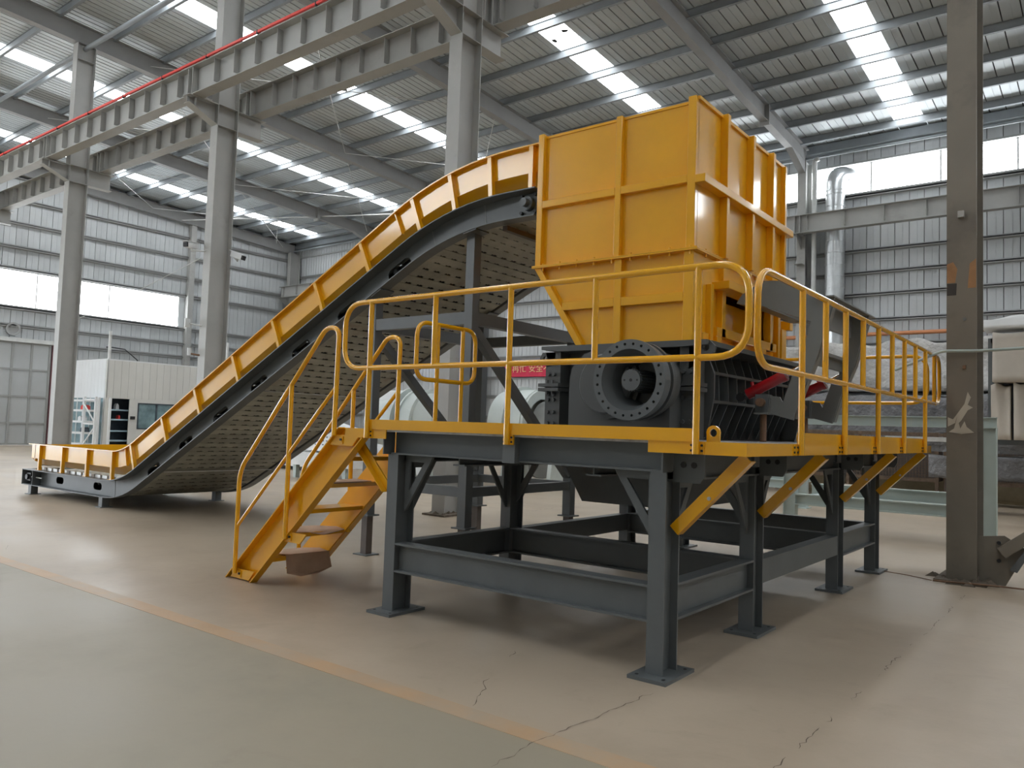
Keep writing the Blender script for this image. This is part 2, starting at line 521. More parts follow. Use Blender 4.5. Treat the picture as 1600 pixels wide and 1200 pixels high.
# ---- unseen walls behind the camera keep the daylight inside the hall
wb = struct('wall_back', 'grey wall with an assumed high window band closing the hall behind the viewer')
MB().box(XG, XE, YB-.2, YB, 0, 9.4).box(XG, XE, YB-.2, YB, 11.4, 14.4).box(-16, XE, YB-.2, YB, 9.4, 11.4).build('wall_sheet', CLAD, wb)
MB().box(XG, -16, YB-.15, YB-.1, 9.4, 11.4).build('pane', WIN, wb)  # unseen window band guessed from reflections, added to light conveyor and columns
MB().box(XG-60, XG-.3, YB-25, YW, -.2, -.02).build('yard', FLOOR, struct('ground_outside', 'pale concrete yard outside the open gable doorway'))
we = struct('wall_end', 'plain grey end wall closing the hall beside the viewer')
MB().box(XE, XE+.2, YB, YW, 0, 14).build('wall_sheet', CLAD, we)

# ---- ceiling
ce = struct('ceiling', 'sloping ribbed metal roof with purlins, rafters and bright skylight strips')
SKX = [-36.9, -28.7, -20.85, -12.65, -5.5, 2.2, 9.9, 17.5]
sw = .43
def slab(mb, x0, x1, y0, y1, dz, th):
    z0, z1 = roofz(y0)+dz, roofz(y1)+dz
    mb.add([(x0, y0, z0), (x1, y0, z0), (x1, y1, z1), (x0, y1, z1), (x0, y0, z0+th), (x1, y0, z0+th), (x1, y1, z1+th), (x0, y1, z1+th)],
           [(0, 1, 2, 3), (7, 6, 5, 4), (0, 4, 5, 1), (1, 5, 6, 2), (2, 6, 7, 3), (3, 7, 4, 0)])
    return mb
def strip(wd):
    mb = MB()
    slab(mb, .016, wd-.016, 4, YW, 0, .03)
    slab(mb, wd*.46, wd*.54, 4, YW, -.014, .014)
    return mb.mesh('roof_panel', SHEET)
edges = [XG] + [v for c_ in SKX for v in (c_-sw, c_+sw)] + [XE]
for k in range(0, len(edges), 2):
    a, b = edges[k], edges[k+1]
    n = max(1, round((b-a)/.47))
    wd = (b-a)/n
    me = strip(wd)
    for i in range(n):
        xx = a + i*wd
        if xx < 8:
            inst('roof_panel', me, ce, (xx, 0, 0))
    mb = MB()
    slab(mb, a, b, 4, YW+.3, .05, .1); slab(mb, a, b, YB-.3, 4, 0, .1) 
    if b > 8: slab(mb, max(a, 7.6), b, 4, YW, 0, .05)
    mb.build('roof_deck', DARKGAP, ce)
for c_ in SKX:
    mb = MB()
    slab(mb, c_-sw, c_+sw, 4, YW-.9, .005, .02)
    mb.build('skylight', SKY, ce)
    mb = MB()
    slab(mb, c_-sw, c_+sw, YB-.3, 4, .005, .02)
    mb.build('skylight', SKY, ce)
    mb = MB()
    slab(mb, c_-sw, c_+sw, YW-.9, YW+.3, .005, .02)
    mb.build('roof_panel', SHEET, ce)
# dark leaf litter lying on two skylights
for (cx, cy, sx, sy) in ((-12.95, 18.15, .10, .13), (-12.4, 17.85, .12, .12), (-20.9, 17.0, .12, .14), (-20.5, 16.6, .1, .1)):
    pts = [(cx + sx*random.uniform(.6, 1.2)*math.cos(t), cy + sy*random.uniform(.6, 1.2)*math.sin(t)) for t in [i*2*math.pi/9 for i in range(9)]]
    z = roofz(cy) - .006
    MB().prism(pts, z-.004, z, 'xy').build('debris_patch', DARKGAP, ce)
PY = [17.15 + 1.58*k for k in range(-15, 8)]
for yy in PY:
    if yy > 28.6 or yy < YB: continue
    z = roofz(yy) - .005
    MB().box(XG, XE, yy-.035, yy+.035, z-.012, z).box(XG, XE, yy-.005, yy+.005, z-.23, z).box(XG, XE, yy-.045, yy+.045, z-.24, z-.228).build('purlin', PURL, ce)
mb = MB()
slab(mb, 0, .25, YB, 28.9, -.22, .014); slab(mb, 0, .25, YB, 28.9, -.77, .014); slab(mb, .118, .132, YB, 28.9, -.76, .54)
rm = mb.mesh('rafter', RAFT)
for xx in COLX + [-39.45, 6.3, 14]:
    inst('rafter', rm, ce, (xx-.125, 0, 0))
# haunch plates where the rafters meet the wall columns, sag rods and eaves ties
for xx in COLX[:]:
    MB().prism([(27.0, roofz(27)-.77), (28.6, roofz(28.6)-.77), (28.6, roofz(28.6)-1.25)], xx-.12, xx+.12, 'yz').build('haunch', RAFT, ce)
    MB().box(xx-.16, xx+.16, 24.6, 24.66, roofz(24.6)-.9, roofz(24.6)-.2).build('splice_plate', RAFT, ce)
for bay in ((-39.4, -32), (-32, -24.35), (-24.35, -16.6)):
    a, b = bay
    for (ya, yb) in ((12, 20), (20, 28)):
        MB().tube([(a, ya, roofz(ya)-.5), (b, yb, roofz(yb)-.5)], .014, 5).tube([(a, yb, roofz(yb)-.5), (b, ya, roofz(ya)-.5)], .014, 5).build('sag_rod', PIPEW, ce)
for (a, b) in ((-24.35, -16.6), (-32, -24.35), (-16.6, -9.06)):
    MB().cyl((a, 10.02, 12.38), (b, 10.02, 12.38), .07, 10).build('longitudinal_strut', PURL, ce)
MB().tube([(-39.5, 21.6, 12.0), (-33, 24.5, 11.95), (-24.4, 27.9, 11.8)], .03, 6).build('tie_rod', PIPEW, ce)
MB().tube([(-34.2, 23.9, 12.9), (-34.2, 23.9, 10.6)], .012, 5).build('hanging_rod', PIPEW, ce)

# ---- main columns with crane brackets
names = ['grimy brown-grey steel column standing beside the platform guardrail',
         'grey steel column rising behind the conveyor head, near the hopper',
         'grey steel column carrying two white cameras behind the conveyor incline',
         'grey steel column behind the low loading end of the conveyor',
         'grey steel column cut by the edge of the picture near the gable']
YN, CD, CB = 9.75, .53, .29
for k, xc in enumerate(COLX):
    M = COLNEAR if k == 0 else STEELB
    t = struct('column', names[k], (xc, YN, 0))
    top = roofz(10.3) - .76
    MB().box(xc-CB/2, xc+CB/2, YN, YN+.018, 0, top).build('flange', M, t)
    MB().box(xc-CB/2, xc+CB/2, YN+CD-.018, YN+CD, 0, top).build('flange', M, t)
    MB().box(xc-.006, xc+.006, YN+.018, YN+CD-.018, 0, top).build('web', M, t)
    for z in (8.31, 8.80, 12.0):
        MB().box(xc-CB/2+.01, xc+CB/2-.01, YN+.018, YN+CD-.018, z-.007, z+.007).build('stiffener', M, t)
    MB().prism([(9.05, 8.64), (YN, 8.33), (YN, 8.77), (9.05, 8.77)], xc-.006, xc+.006, 'yz').build('bracket_web', M, t)
    MB().box(xc-CB/2, xc+CB/2, 9.02, YN, 8.775, 8.79).build('bracket_flange', M, t)
    MB().bar((xc, 9.05, 8.62), (xc, YN+.01, 8.31), .24, .014, (0, 0, 1)).build('bracket_haunch', M, t)
    MB().box(xc-.1, xc+.1, 9.22, 9.235, 8.56, 8.775).build('stiffener', M, t)
    MB().box(xc-.006, xc+.006, YN+CD, 10.98, 8.32, 8.775).build('bracket_web', M, t)
    MB().box(xc-CB/2, xc+CB/2, YN+CD, 11.04, 8.775, 8.79).build('bracket_flange', M, t)
    MB().box(xc-.12, xc+.12, YN+CD, 11.0, 8.305, 8.32).build('bracket_flange', M, t)
    MB().box(xc-.25, xc+.25, YN-.12, YN+CD+.12, 0, .03).build('base_plate', GRIME, t)
    mb = MB()
    rd = random.Random(k)
    for i in range(26):
        a = rd.uniform(0, 6.28)
        px, py = xc + math.cos(a)*rd.uniform(.1, .34), YN+CD/2 + math.sin(a)*rd.uniform(.2, .46)
        s_ = rd.uniform(.03, .09)
        mb.add([(px-s_, py-s_, 0), (px+s_, py-s_*.6, 0), (px+s_*.7, py+s_, 0), (px-s_*.8, py+s_*.8, 0), (px+rd.uniform(-.02, .02), py, s_*rd.uniform(.5, 1.1))],
               [(0, 1, 4), (1, 2, 4), (2, 3, 4), (3, 0, 4)])
    o = mb.build('mortar_rubble', GRIME, t); o['kind'] = 'stuff'
    if k == 0:
        MB().cyl((xc+.03, YN-.01, 1.36+1.5), (xc+.03, YN, 2.86), .02, 8).build('weld_stub', GRY2, t)
        # flaked paint patches and the orange primer band
        for poly in ([(-1.49, 1.68), (-1.42, 1.72), (-1.40, 1.80), (-1.42, 1.68), (-1.36, 1.75), (-1.30, 1.86), (-1.25, 1.89), (-1.30, 1.92), (-1.27, 2.0), (-1.30, 2.06), (-1.33, 1.93), (-1.40, 1.82), (-1.44, 1.76), (-1.49, 1.78)],
                     [(-1.48, 1.62), (-1.36, 1.60), (-1.24, 1.62), (-1.31, 1.68), (-1.33, 1.74), (-1.37, 1.66), (-1.40, 1.78), (-1.43, 1.66)]):
            MB().prism([(a, b) for a, b in poly], YN-.0025-(.001 if len(poly) < 10 else 0), YN).build('flaked_paint', mat('bare_undercoat', (.48, .44, .36), .6), t)
        PRM = mat('orange_primer', (.36, .19, .085), .6, 0, .25, 4)
        MB().prism([(-1.5, 3.27), (-1.42, 3.27), (-1.40, 3.42), (-1.44, 3.50), (-1.5, 3.48)], YN-.002, YN).build('primer_patch', PRM, t)
        MB().prism([(-1.30, 3.20), (-1.22, 3.20), (-1.22, 3.52), (-1.28, 3.47)], YN-.002, YN).build('primer_patch', PRM, t)
        MB().prism([(-1.5, 3.13), (-1.41, 3.13), (-1.405, 3.26), (-1.5, 3.26)], YN-.002, YN).build('scorch_patch', mat('scorched_paint', (.045, .04, .036), .7), t)
        MB().cbox((-1.36, YN-.03, 4.02), (.06, .06, .07)).build('lug', STEELB, t)
        MB().cbox((-1.33, YN-.015, 2.33), (.03, .03, .04)).build('lug', RUST, t)

# ---- crane runway girders
def girder(name, label, yc, z0, z1, x0, x1, b, M, step, side=-1):
    t = thing(name, label, 'girder', (x0, yc, z0))
    MB().box(x0, x1, yc-b/2, yc+b/2, z0, z0+.016).build('bottom_flange', M, t)
    MB().box(x0, x1, yc-b/2-.02, yc+b/2+.02, z1-.016, z1).build('top_flange', M, t)
    MB().box(x0, x1, yc-.006, yc+.006, z0+.016, z1-.016).build('web', M, t)
    sm = MB().box(-.006, .006, -b/2+.01, b/2-.01, z0+.09, z1-.04).mesh('stiffener', M)
    end = MB().box(-.01, .01, -b/2, b/2, z0+.016, z1-.016).mesh('end_plate', M)
    x = x0 + .3
    while x < x1:
        if all(abs(x-c_) > .25 for c_ in COLX):
            inst('stiffener', sm, t, (x, yc, 0))
        x += step
    for c_ in COLX:
        inst('end_plate', end, t, (c_+.09, yc, 0))
        inst('end_plate', end, t, (c_-.09, yc, 0))
    return t
girder('crane_girder', 'grey stiffened crane girder in front of the columns under the red bar', 9.25, 8.80, 9.45, XG+.2, 12, .3, STEELB, .76)
girder('crane_girder', 'grey stiffened crane girder on the far side of the column row', 10.75, 8.80, 9.45, XG+.2, 12, .3, STEELB, .76)
girder('crane_girder', 'grey crane girder carried on brackets along the long wall', 28.1, 8.80, 9.45, XG+.2, 12, .28, STEELB, 1.27)
t = thing('conductor_bar', 'thin red conductor bar running along the top of the crane girder', 'conductor bar', (XG+.2, 9.08, 9.5))
MB().box(XG+.2, 12, 9.055, 9.10, 9.48, 9.53).build('bar', RED, t)
x = XG + 1
while x < 12:
    MB().box(x-.015, x+.015, 9.05, 9.14, 9.45, 9.54).build('hanger', BLACK, t)
    x += 1.9
# ---- wall columns
wn_ = ['beyond the grimy near column', 'beside the silver duct behind the hopper', 'behind the hopper', 'behind the red banner', 'near the gable corner', 'in the far corner']
for k, xc in enumerate(COLX + [-39.35]):
    t = struct('column', 'slim grey wall column of the long wall ' + wn_[k], (xc, 28.45, 0))
    MB().ibz(xc, 28.45, 29.15, 0, roofz(28.8)-.7, .3, .015, .012).build('shaft', STEELB, t)
    MB().box(xc-.15, xc+.15, 27.85, 28.45, 8.775, 8.79).prism([(27.9, 8.7), (28.45, 8.3), (28.45, 8.775), (27.9, 8.775)], xc-.006, xc+.006, 'yz').box(xc-.14, xc+.14, 28.1, 28.45, 7.72, 7.735).build('corbel', STEELB, t)
for k, yy in enumerate((22.35,)):
    t = struct('column', 'slim grey wind post of the gable wall ' + ('near the far corner' if k == 0 else 'above the white cabin'), (XG, yy, 0))
    MB().box(XG, XG+.3, yy-.15, yy+.15, 0, roofz(yy)-.7).build('shaft', STEELB, t)

# ================================================================== SUPPORT PLATFORM
PX = (-4.627, -2.268)
PYY = (4.43, 5.92, 8.18, 9.67)
fr = thing('support_platform', 'charcoal steel support frame with yellow-edged deck under the shredder', 'platform', (-3.45, 7.15, 0))
BH = MB().cyl((0, 0, -.001), (0, 0, .001), .012, 8).mesh('bolt_hole', BOLT)
for xc in PX:
    for y0 in PYY:
        MB().ibz(xc, y0, y0+.2, .022, 1.26, .115, .012, .012).build('post', GRY, fr)
        p = MB().box(xc-.13, xc+.13, y0-.1, y0+.3, 0, .022).build('base_plate', GRY, fr)
        for dx in (-.09, .09):
            for dy in (-.05, .25):
                inst('bolt_hole', BH, p, (xc+dx, y0+dy, .0225))
# lower ring of I-beams
for y0 in PYY:
    MB().ibx(PX[0]+.058, PX[1]-.058, y0+.06, .33, .56, .115, .016, .012).build('lower_beam', GRY, fr)
    MB().ibx(PX[0]-.03, PX[1]+.03, y0+.06, 1.26, 1.46, .115, .014, .012).build('upper_beam', GRY, fr)
for xc in PX:
    for a, b in zip(PYY[:-1], PYY[1:]):
        if a == PYY[1]:
            MB().box(xc-.055, xc+.055, a+.2, b, .36, .545).build('lower_beam', GRY, fr)
        else:
            MB().iby(a+.2, b, xc, .33, .56, .115, .016, .012).build('lower_beam', GRY, fr)
    MB().iby(PYY[0]+.12, PYY[-1], xc, 1.2, 1.40, .115, .014, .012).build('upper_beam', GRY, fr)
MB().box(-3.46, -3.35, 4.37, 4.425, 1.255, 1.455).build('stiffener_plate', GRY, fr)
MB().box(PX[0]-.06, PX[0]-.048, 4.37, 4.49, 1.26, 1.455).build('stiffener_plate', GRY, fr)
MB().box(PX[1]+.05, PX[1]+.062, 4.37, 4.49, 1.26, 1.455).build('stiffener_plate', GRY, fr)
# triangular knee gussets at the post heads
def gusset(mb, s, base, z, along, lo, hi):
    o = [(base, z), (base + s*.30, z), (base + s*.27, z-.05), (base + s*.03, z-.42), (base, z-.45)]
    i = [(base + s*.05, z-.05), (base + s*.21, z-.05), (base + s*.05, z-.28)]
    return mb.prism([o, i], lo, hi, along)
for xc in PX:
    for y0 in PYY:
        s = 1 if xc < -3 else -1
        gusset(MB(), s, xc + s*.058, 1.255, 'xz', y0+.085, y0+.105).build('gusset', GRY, fr)
        if y0 < 9:
            gusset(MB(), 1, y0+.2, 1.2, 'yz', xc-.008, xc+.008).build('gusset', GRY, fr)
        if y0 > 5:
            gusset(MB(), -1, y0, 1.2, 'yz', xc-.008, xc+.008).build('gusset', GRY, fr)
# bolted bracket plates under the right-hand deck edge
for y0 in PYY:
    b_ = MB().prism([(-2.21, 1.2), (-2.03, 1.2), (-2.0, 1.25), (-2.0, 1.38), (-2.21, 1.38)], y0+.09, y0+.11).build('deck_bracket', GRY, fr)
    MB().cyl((-2.14, y0+.085, 1.31), (-2.14, y0+.088, 1.31), .02, 8).cyl((-2.07, y0+.085, 1.31), (-2.07, y0+.088, 1.31), .02, 8).build('bolt_hole', BOLT, b_)
# under-machine chute and rails
MB().prism([(-4.2, 1.25), (-2.75, 1.25), (-3.0, .85), (-3.95, .85)], 6.2, 8.1).build('discharge_chute', GRY, fr)
MB().iby(4.5, 9.8, -3.98, 1.2, 1.44, .12).iby(4.5, 9.8, -2.78, 1.2, 1.44, .12).build('machine_beam', GRY, fr)
# deck
MB().box(-5.13, -1.685, 4.36, 5.9, 1.44, 1.458).box(-2.72, -1.685, 5.9, 9.88, 1.44, 1.458).box(-4.7, -2.72, 8.6, 9.88, 1.44, 1.458).build('deck_plate', DECK, fr)
MB().box(-2.30, -1.675, 4.35, 4.36, 1.383, 1.46).build('edge_channel', YEL, fr)
MB().box(-5.13, -4.64, 4.35, 4.36, 1.383, 1.46).build('edge_channel', YEL, fr)
MB().box(-1.685, -1.675, 4.3605, 9.869, 1.383, 1.46).build('edge_channel', YEL, fr)
MB().box(-4.7, -1.675, 9.87, 9.88, 1.383, 1.46).build('edge_channel', YEL, fr)
MB().box(-5.135, -5.125, 5.06, 5.9, 1.383, 1.46).build('edge_channel', YEL, fr)
MB().box(-4.83, -1.985, 4.338, 4.35, 1.456, 1.536).build('toe_board', YEL, fr)
MB().box(-1.688, -1.678, 5.27, 9.42, 1.46, 1.535).build('toe_board', YEL, fr)
MB().box(-4.5, -1.9, 9.862, 9.872, 1.46, 1.535).build('toe_board', YEL, fr)
# yellow knee braces of the overhang
for y0 in PYY:
    mb = MB()
    a, b = (-2.20, y0+.1, .90), (-1.74, y0+.1, 1.375)
    mb.bar(a, b, .012, .075, (0, 0, 1)).bar((a[0]+.024, a[1]+.035, a[2]-.024), (b[0]+.024, b[1]+.035, b[2]-.024), .07, .008)
    br = mb.build('deck_brace', YEL, fr)
    MB().cyl((-1.97, y0+.085, 1.115), (-1.97, y0+.095, 1.115), .012, 8).build('brace_bolt', LINK, br)
mb = MB()
mb.bar((-5.09, 4.46, 1.37), (-4.70, 4.46, .98), .012, .07).bar((-5.10, 4.43, 1.345), (-4.71, 4.43, .955), .06, .008)
mb.build('deck_brace', YEL, fr)
# lifting lug
lug = MB().prism([[(-1.94, 1.458), (-1.86, 1.458), (-1.86, 1.50)] + [(-1.90+.042*math.cos(a), 1.515+.042*math.sin(a)) for a in [i*math.pi/8 for i in range(0, 9)]] + [(-1.94, 1.50)],
                  circ(-1.90, 1.513, .024, 12)], 4.40, 4.418).build('lifting_lug', YEL, fr)

# ================================================================== GUARDRAILS
def clamp(mb_root, x, y, ax):
    pl = MB()
    if ax == 'x':
        pl.box(x-.045, x+.045, y-.004, y+.012, 1.385, 1.455)
    else:
        pl.box(x-.012, x+.004, y-.045, y+.045, 1.385, 1.455)
    p = pl.build('clamp_plate', YEL, mb_root)
    b = MB()
    for d in (-.033, .033):
        for z in (1.405, 1.437):
            if ax == 'x': b.cyl((x+d, y-.01, z), (x+d, y-.002, z), .008, 6)
            else: b.cyl((x+.002, y+d, z), (x+.012, y+d, z), .008, 6)
    b.build('bolt', BOLT, p)
PR = .0215
t = thing('guardrail', 'yellow tubular guardrail along the front edge of the platform', 'guardrail', (-3.4, 4.33, 1.39))
Y0 = 4.325
MB().tube(rounded([(-5.155, Y0, 1.955), (-5.155, Y0, 2.5), (-1.665, Y0, 2.5), (-1.665, Y0, 1.955)], .20, 7, True), PR, 10, True).build('rail_loop', YRAIL, t)
for x in (-4.838, -3.392, -1.975):
    MB().cyl((x, Y0, 1.385), (x, Y0, 2.5), PR, 10).build('rail_post', YRAIL, t)
    clamp(t, x, Y0+.02, 'x')
for x in (-4.12, -2.69):
    MB().cyl((x, Y0, 1.955), (x, Y0, 2.5), PR, 10).build('rail_post', YRAIL, t)
t = thing('guardrail', 'yellow tubular guardrail along the side walkway by the pusher arms', 'guardrail', (-1.655, 7.3, 1.39))
X0 = -1.655
MB().tube(rounded([(X0, 4.43, 1.915), (X0, 4.43, 2.49), (X0, 10.24, 2.49), (X0, 10.24, 1.94)], .20, 7, True), PR, 10, True).build('rail_loop', YRAIL, t)
for k in range(5):
    y = 5.25 + 1.04*k
    MB().cyl((X0, y, 1.385), (X0, y, 2.49), PR, 10).build('rail_post', YRAIL, t)
    clamp(t, X0-.02, y-.055, 'y')
    if k < 5:
        MB().cyl((X0, y+.52, 1.92), (X0, y+.52, 2.49), PR, 10).build('rail_post', YRAIL, t)
t = thing('guardrail', 'yellow tubular guardrail across the far end of the platform', 'guardrail', (-3, 9.87, 1.39))
Y1 = 9.895
MB().tube(rounded([(-4.6, Y1, 1.94), (-4.6, Y1, 2.48), (-1.72, Y1, 2.48), (-1.72, Y1, 1.94)], .18, 7, True), PR, 10, True).build('rail_loop', YRAIL, t)
for x in (-4.3, -3.1, -1.96):
    MB().cyl((x, Y1, 1.385), (x, Y1, 2.48), PR, 10).build('rail_post', YRAIL, t)
t = thing('guardrail', 'short yellow rail loop guarding the gap behind the stair head', 'guardrail', (-5.07, 5.5, 1.44))
X1 = -5.06
MB().tube(rounded([(X1, 5.08, 1.925), (X1, 5.08, 2.45), (X1, 5.90, 2.45), (X1, 5.90, 1.925)], .14, 7, True), PR, 10, True).build('rail_loop', YRAIL, t)
for y in (5.36, 5.71):
    MB().cyl((X1, y, 1.44), (X1, y, 2.45), PR, 10).build('rail_post', YRAIL, t)

# ================================================================== STAIRCASE
t = thing('staircase', 'yellow steel stair with handrails leading up to the platform', 'staircase', (-6.5, 4.7, 0))
def stringer(y0, flip):
    o = [(-6.737, 0), (-6.345, 0), (-4.90, 1.383), (-5.13, 1.46), (-5.195, 1.46)]
    y1 = y0 + flip*.012
    s = MB().prism(o, min(y0, y1), max(y0, y1)).build('stringer', YEL, t)
    mb = MB()
    yb = y0 - flip*.035
    mb.bar((-6.345, yb, 0.0), (-4.90, yb, 1.383), .075, .01, (-.7, 0, .7)).bar((-6.737, yb, 0.0), (-5.195, yb, 1.46), .075, .01, (-.7, 0, .7))
    mb.build('stringer_flange', YEL, s)
stringer(4.40, 1)
stringer(5.02, -1)
for x, z in ((-6.56, .10), (-5.83, .50 + .02), (-5.2, 1.40)):
    sgn = MB().prism([(x-.13, z-.09), (x+.16, z-.09), (x+.245, z), (x-.045, z)], 4.352, 4.366).build('post_plate', YEL, t)
    MB().box(x+.005, x+.045, 4.343, 4.352, z-.075, z-.012).build('clamp_plate', YEL, sgn)
    MB().cyl((x+.03, 4.33, z-.04), (x+.03, 4.343, z-.04), .011, 6).build('bolt', BOLT, sgn)
for k in range(5):
    z = .245 + .243*k
    xa = -6.345 + z/1.383*1.445
    MB().box(xa-.30, xa-.03, 4.41, 5.01, z-.035, z).build('tread', YEL, t)
for yy, sid in ((4.325, 'near'), (5.045, 'far')):
    MB().tube(rounded([(-6.585, yy, .06), (-6.585, yy, 1.02), (-5.40, yy, 2.32), (-5.235, yy, 2.30), (-5.245, yy, 1.39)], .13, 6), PR, 10).build('handrail', YRAIL, t)
    MB().cyl((-6.575, yy, .50), (-5.245, yy, 1.80), .017, 8).build('mid_rail', YRAIL, t)
    MB().cyl((-5.845, yy, .46), (-5.852, yy, 1.82), PR, 10).build('rail_post', YRAIL, t)
def sheet(name, label, pts, th, M, cat='cardboard'):
    """a thin torn sheet given by 3D outline points around a fan"""
    c = sum((Vector(p) for p in pts), Vector()) / len(pts)
    n = len(pts)
    vs = [Vector(p) for p in pts] + [c] + [Vector(p) - Vector((0, 0, th)) for p in pts] + [c - Vector((0, 0, th))]
    fs = [(i, (i+1) % n, n) for i in range(n)] + [(n+1+(i+1) % n, n+1+i, 2*n+1) for i in range(n)] + [(i, n+1+i, n+1+(i+1) % n, (i+1) % n) for i in range(n)]
    o = MB().add(vs, fs).build(name, M)
    return tag(o, label, cat)
o = sheet('cardboard_sheet', 'torn folded cardboard hanging off the lowest stair tread',
      [(-6.42, 4.45, .25), (-6.30, 4.47, .262), (-6.12, 4.60, .262), (-6.10, 4.78, .258), (-6.06, 4.99, .262), (-6.2, 5.0, .275), (-6.34, 4.9, .268), (-6.36, 4.7, .27), (-6.44, 4.6, .262)], .008, CARD)
MB().add([(-6.12, 4.55, .262), (-6.06, 5.0, .262), (-6.03, 5.02, .11), (-6.07, 4.9, .06), (-6.08, 4.7, .05), (-6.10, 4.56, .09),
          (-6.128, 4.55, .262), (-6.068, 5.0, .262), (-6.038, 5.02, .11), (-6.078, 4.9, .06), (-6.088, 4.7, .05), (-6.108, 4.56, .09)],
         [(0, 1, 2, 3, 4, 5), (11, 10, 9, 8, 7, 6), (0, 6, 7, 1), (1, 7, 8, 2), (2, 8, 9, 3), (3, 9, 10, 4), (4, 10, 11, 5), (5, 11, 6, 0)]).build('hanging_flap', CARD, o)
sheet('cardboard_sheet', 'frayed cardboard lying on the second stair tread',
      [(-6.18, 4.43, .505), (-5.95, 4.42, .50), (-5.88, 4.6, .492), (-5.80, 4.72, .47), (-5.82, 4.98, .495), (-5.96, 5.0, .505), (-6.1, 4.85, .512), (-6.12, 4.6, .515)], .006, CARD)
sheet('cardboard_sheet', 'flat brown cardboard on the fourth stair tread',
      [(-5.62, 4.43, .985), (-5.34, 4.43, .985), (-5.34, 4.86, .985), (-5.6, 4.9, .988)], .006, CARD)

# ================================================================== HOPPER
hx0, hx1, hy0, hy1 = -4.46, -2.81, 6.09, 8.19
zt, zf, zb = 4.35, 3.06, 2.28
t = thing('feed_hopper', 'tall yellow ribbed steel feed hopper above the shredder', 'hopper', (-3.6, 7.15, zb))
th = .012
MB().box(hx0, hx1, hy0, hy0+th, zf, zt).build('front_wall', YEL, t)
MB().box(hx0, hx1, hy1-th, hy1, zf, zt).build('rear_wall', YEL, t)
MB().box(hx1-th, hx1, hy0, hy1, zf, zt).build('side_wall', YEL, t)
MB().prism([[(hy0, zf), (hy1, zf), (hy1, zt), (hy0, zt)], [(6.32, 3.4), (7.98, 3.4), (7.98, 4.28), (6.32, 4.28)]], hx0, hx0+th, 'yz').build('side_wall', YEL, t)
xl = -3.96
MB().prism([(hx0, zf), (hx1, zf), (hx1, zb), (xl, zb)], hy0, hy0+th).build('lower_front_wall', YEL, t)
MB().prism([(hx0, zf), (hx1, zf), (hx1, zb), (xl, zb)], hy1-th, hy1).build('lower_rear_wall', YEL, t)
MB().add([(hx0, hy0, zf), (hx0, hy1, zf), (xl, hy1, zb), (xl, hy0, zb), (hx0+th, hy0, zf), (hx0+th, hy1, zf), (xl+th, hy1, zb), (xl+th, hy0, zb)],
         [(0, 1, 2, 3), (7, 6, 5, 4), (0, 4, 5, 1), (1, 5, 6, 2), (2, 6, 7, 3), (3, 7, 4, 0)]).build('lower_sloped_wall', YEL, t)
MB().prism([[(hy0, zb), (hy1, zb), (hy1, zf), (hy0, zf)], [(6.60, 2.44), (7.72, 2.44), (7.72, 2.77), (6.60, 2.77)]], hx1-th, hx1, 'yz').build('lower_side_wall', YEL, t)
pr = .05
def frib(x0, x1, z0, z1, p=pr):
    MB().box(x0, x1, hy0-p, hy0+.002, z0, z1).build('rib', YEL, t, .004)
frib(hx0, hx0+.065, zf+.01, zt+.02)
frib(-3.59, -3.53, zf+.01, zt+.01)
frib(hx1-.075, hx1+.002, zf+.01, zt+.03)
frib(hx0+.065, -3.59, 3.635, 3.705); frib(-3.53, hx1-.075, 3.635, 3.705)
MB().box(hx0-.02, hx1+.04, hy0-.075, hy1+.06, zf, zf+.012).build('joint_flange', YEL, t)
MB().box(hx0-.02, hx1+.04, hy0-.075, hy1+.06, zf-.014, zf-.002).build('joint_flange', YEL, t)
fb = MB().cyl((0, 0, -.037), (0, 0, .037), .009, 6).mesh('flange_bolt', YEL)
for i in range(9):
    inst('flange_bolt', fb, t, (hx0 + .1 + i*.19, hy0-.05, zf-.008))
    inst('flange_bolt', fb, t, (hx1+.022, hy0 + .15 + i*.23, zf-.008))
# lower front ribs
frib(-3.575, -3.50, zb, zf-.014)
frib(hx1-.09, hx1+.002, zb, zf-.014)
frib(-4.13, -3.575, 2.62, 2.70); frib(-3.50, hx1-.09, 2.62, 2.70)
MB().prism([(hx0, zf-.014), (hx0+.07, zf-.014), (xl+.07, zb), (xl, zb)], hy0-pr, hy0).build('rib', YEL, t)
# right side ribs
def srib(y0, y1, z0, z1, p=.07):
    MB().box(hx1-.002, hx1+p, y0, y1, z0, z1).build('rib', YEL, t, .004)
for y in (6.56, 7.18, 7.73):
    srib(y, y+.06, 3.69, zt+.03); srib(y, y+.06, zf+.012, 3.62)
    srib(y, y+.06, 2.82, zf-.014, .05)
srib(hy1-.05, hy1, zf, zt+.01, .05)
srib(hy0-.05, hy1+.1, 3.62, 3.69, .09)
MB().box(hx1-.03, hx1+.02, hy0-.02, hy1+.02, zt, zt+.03).build('rim', YEL, t)
MB().box(hx0, hx1, hy0-.01, hy0+.03, zt-.02, zt+.004).build('rim', YEL, t)
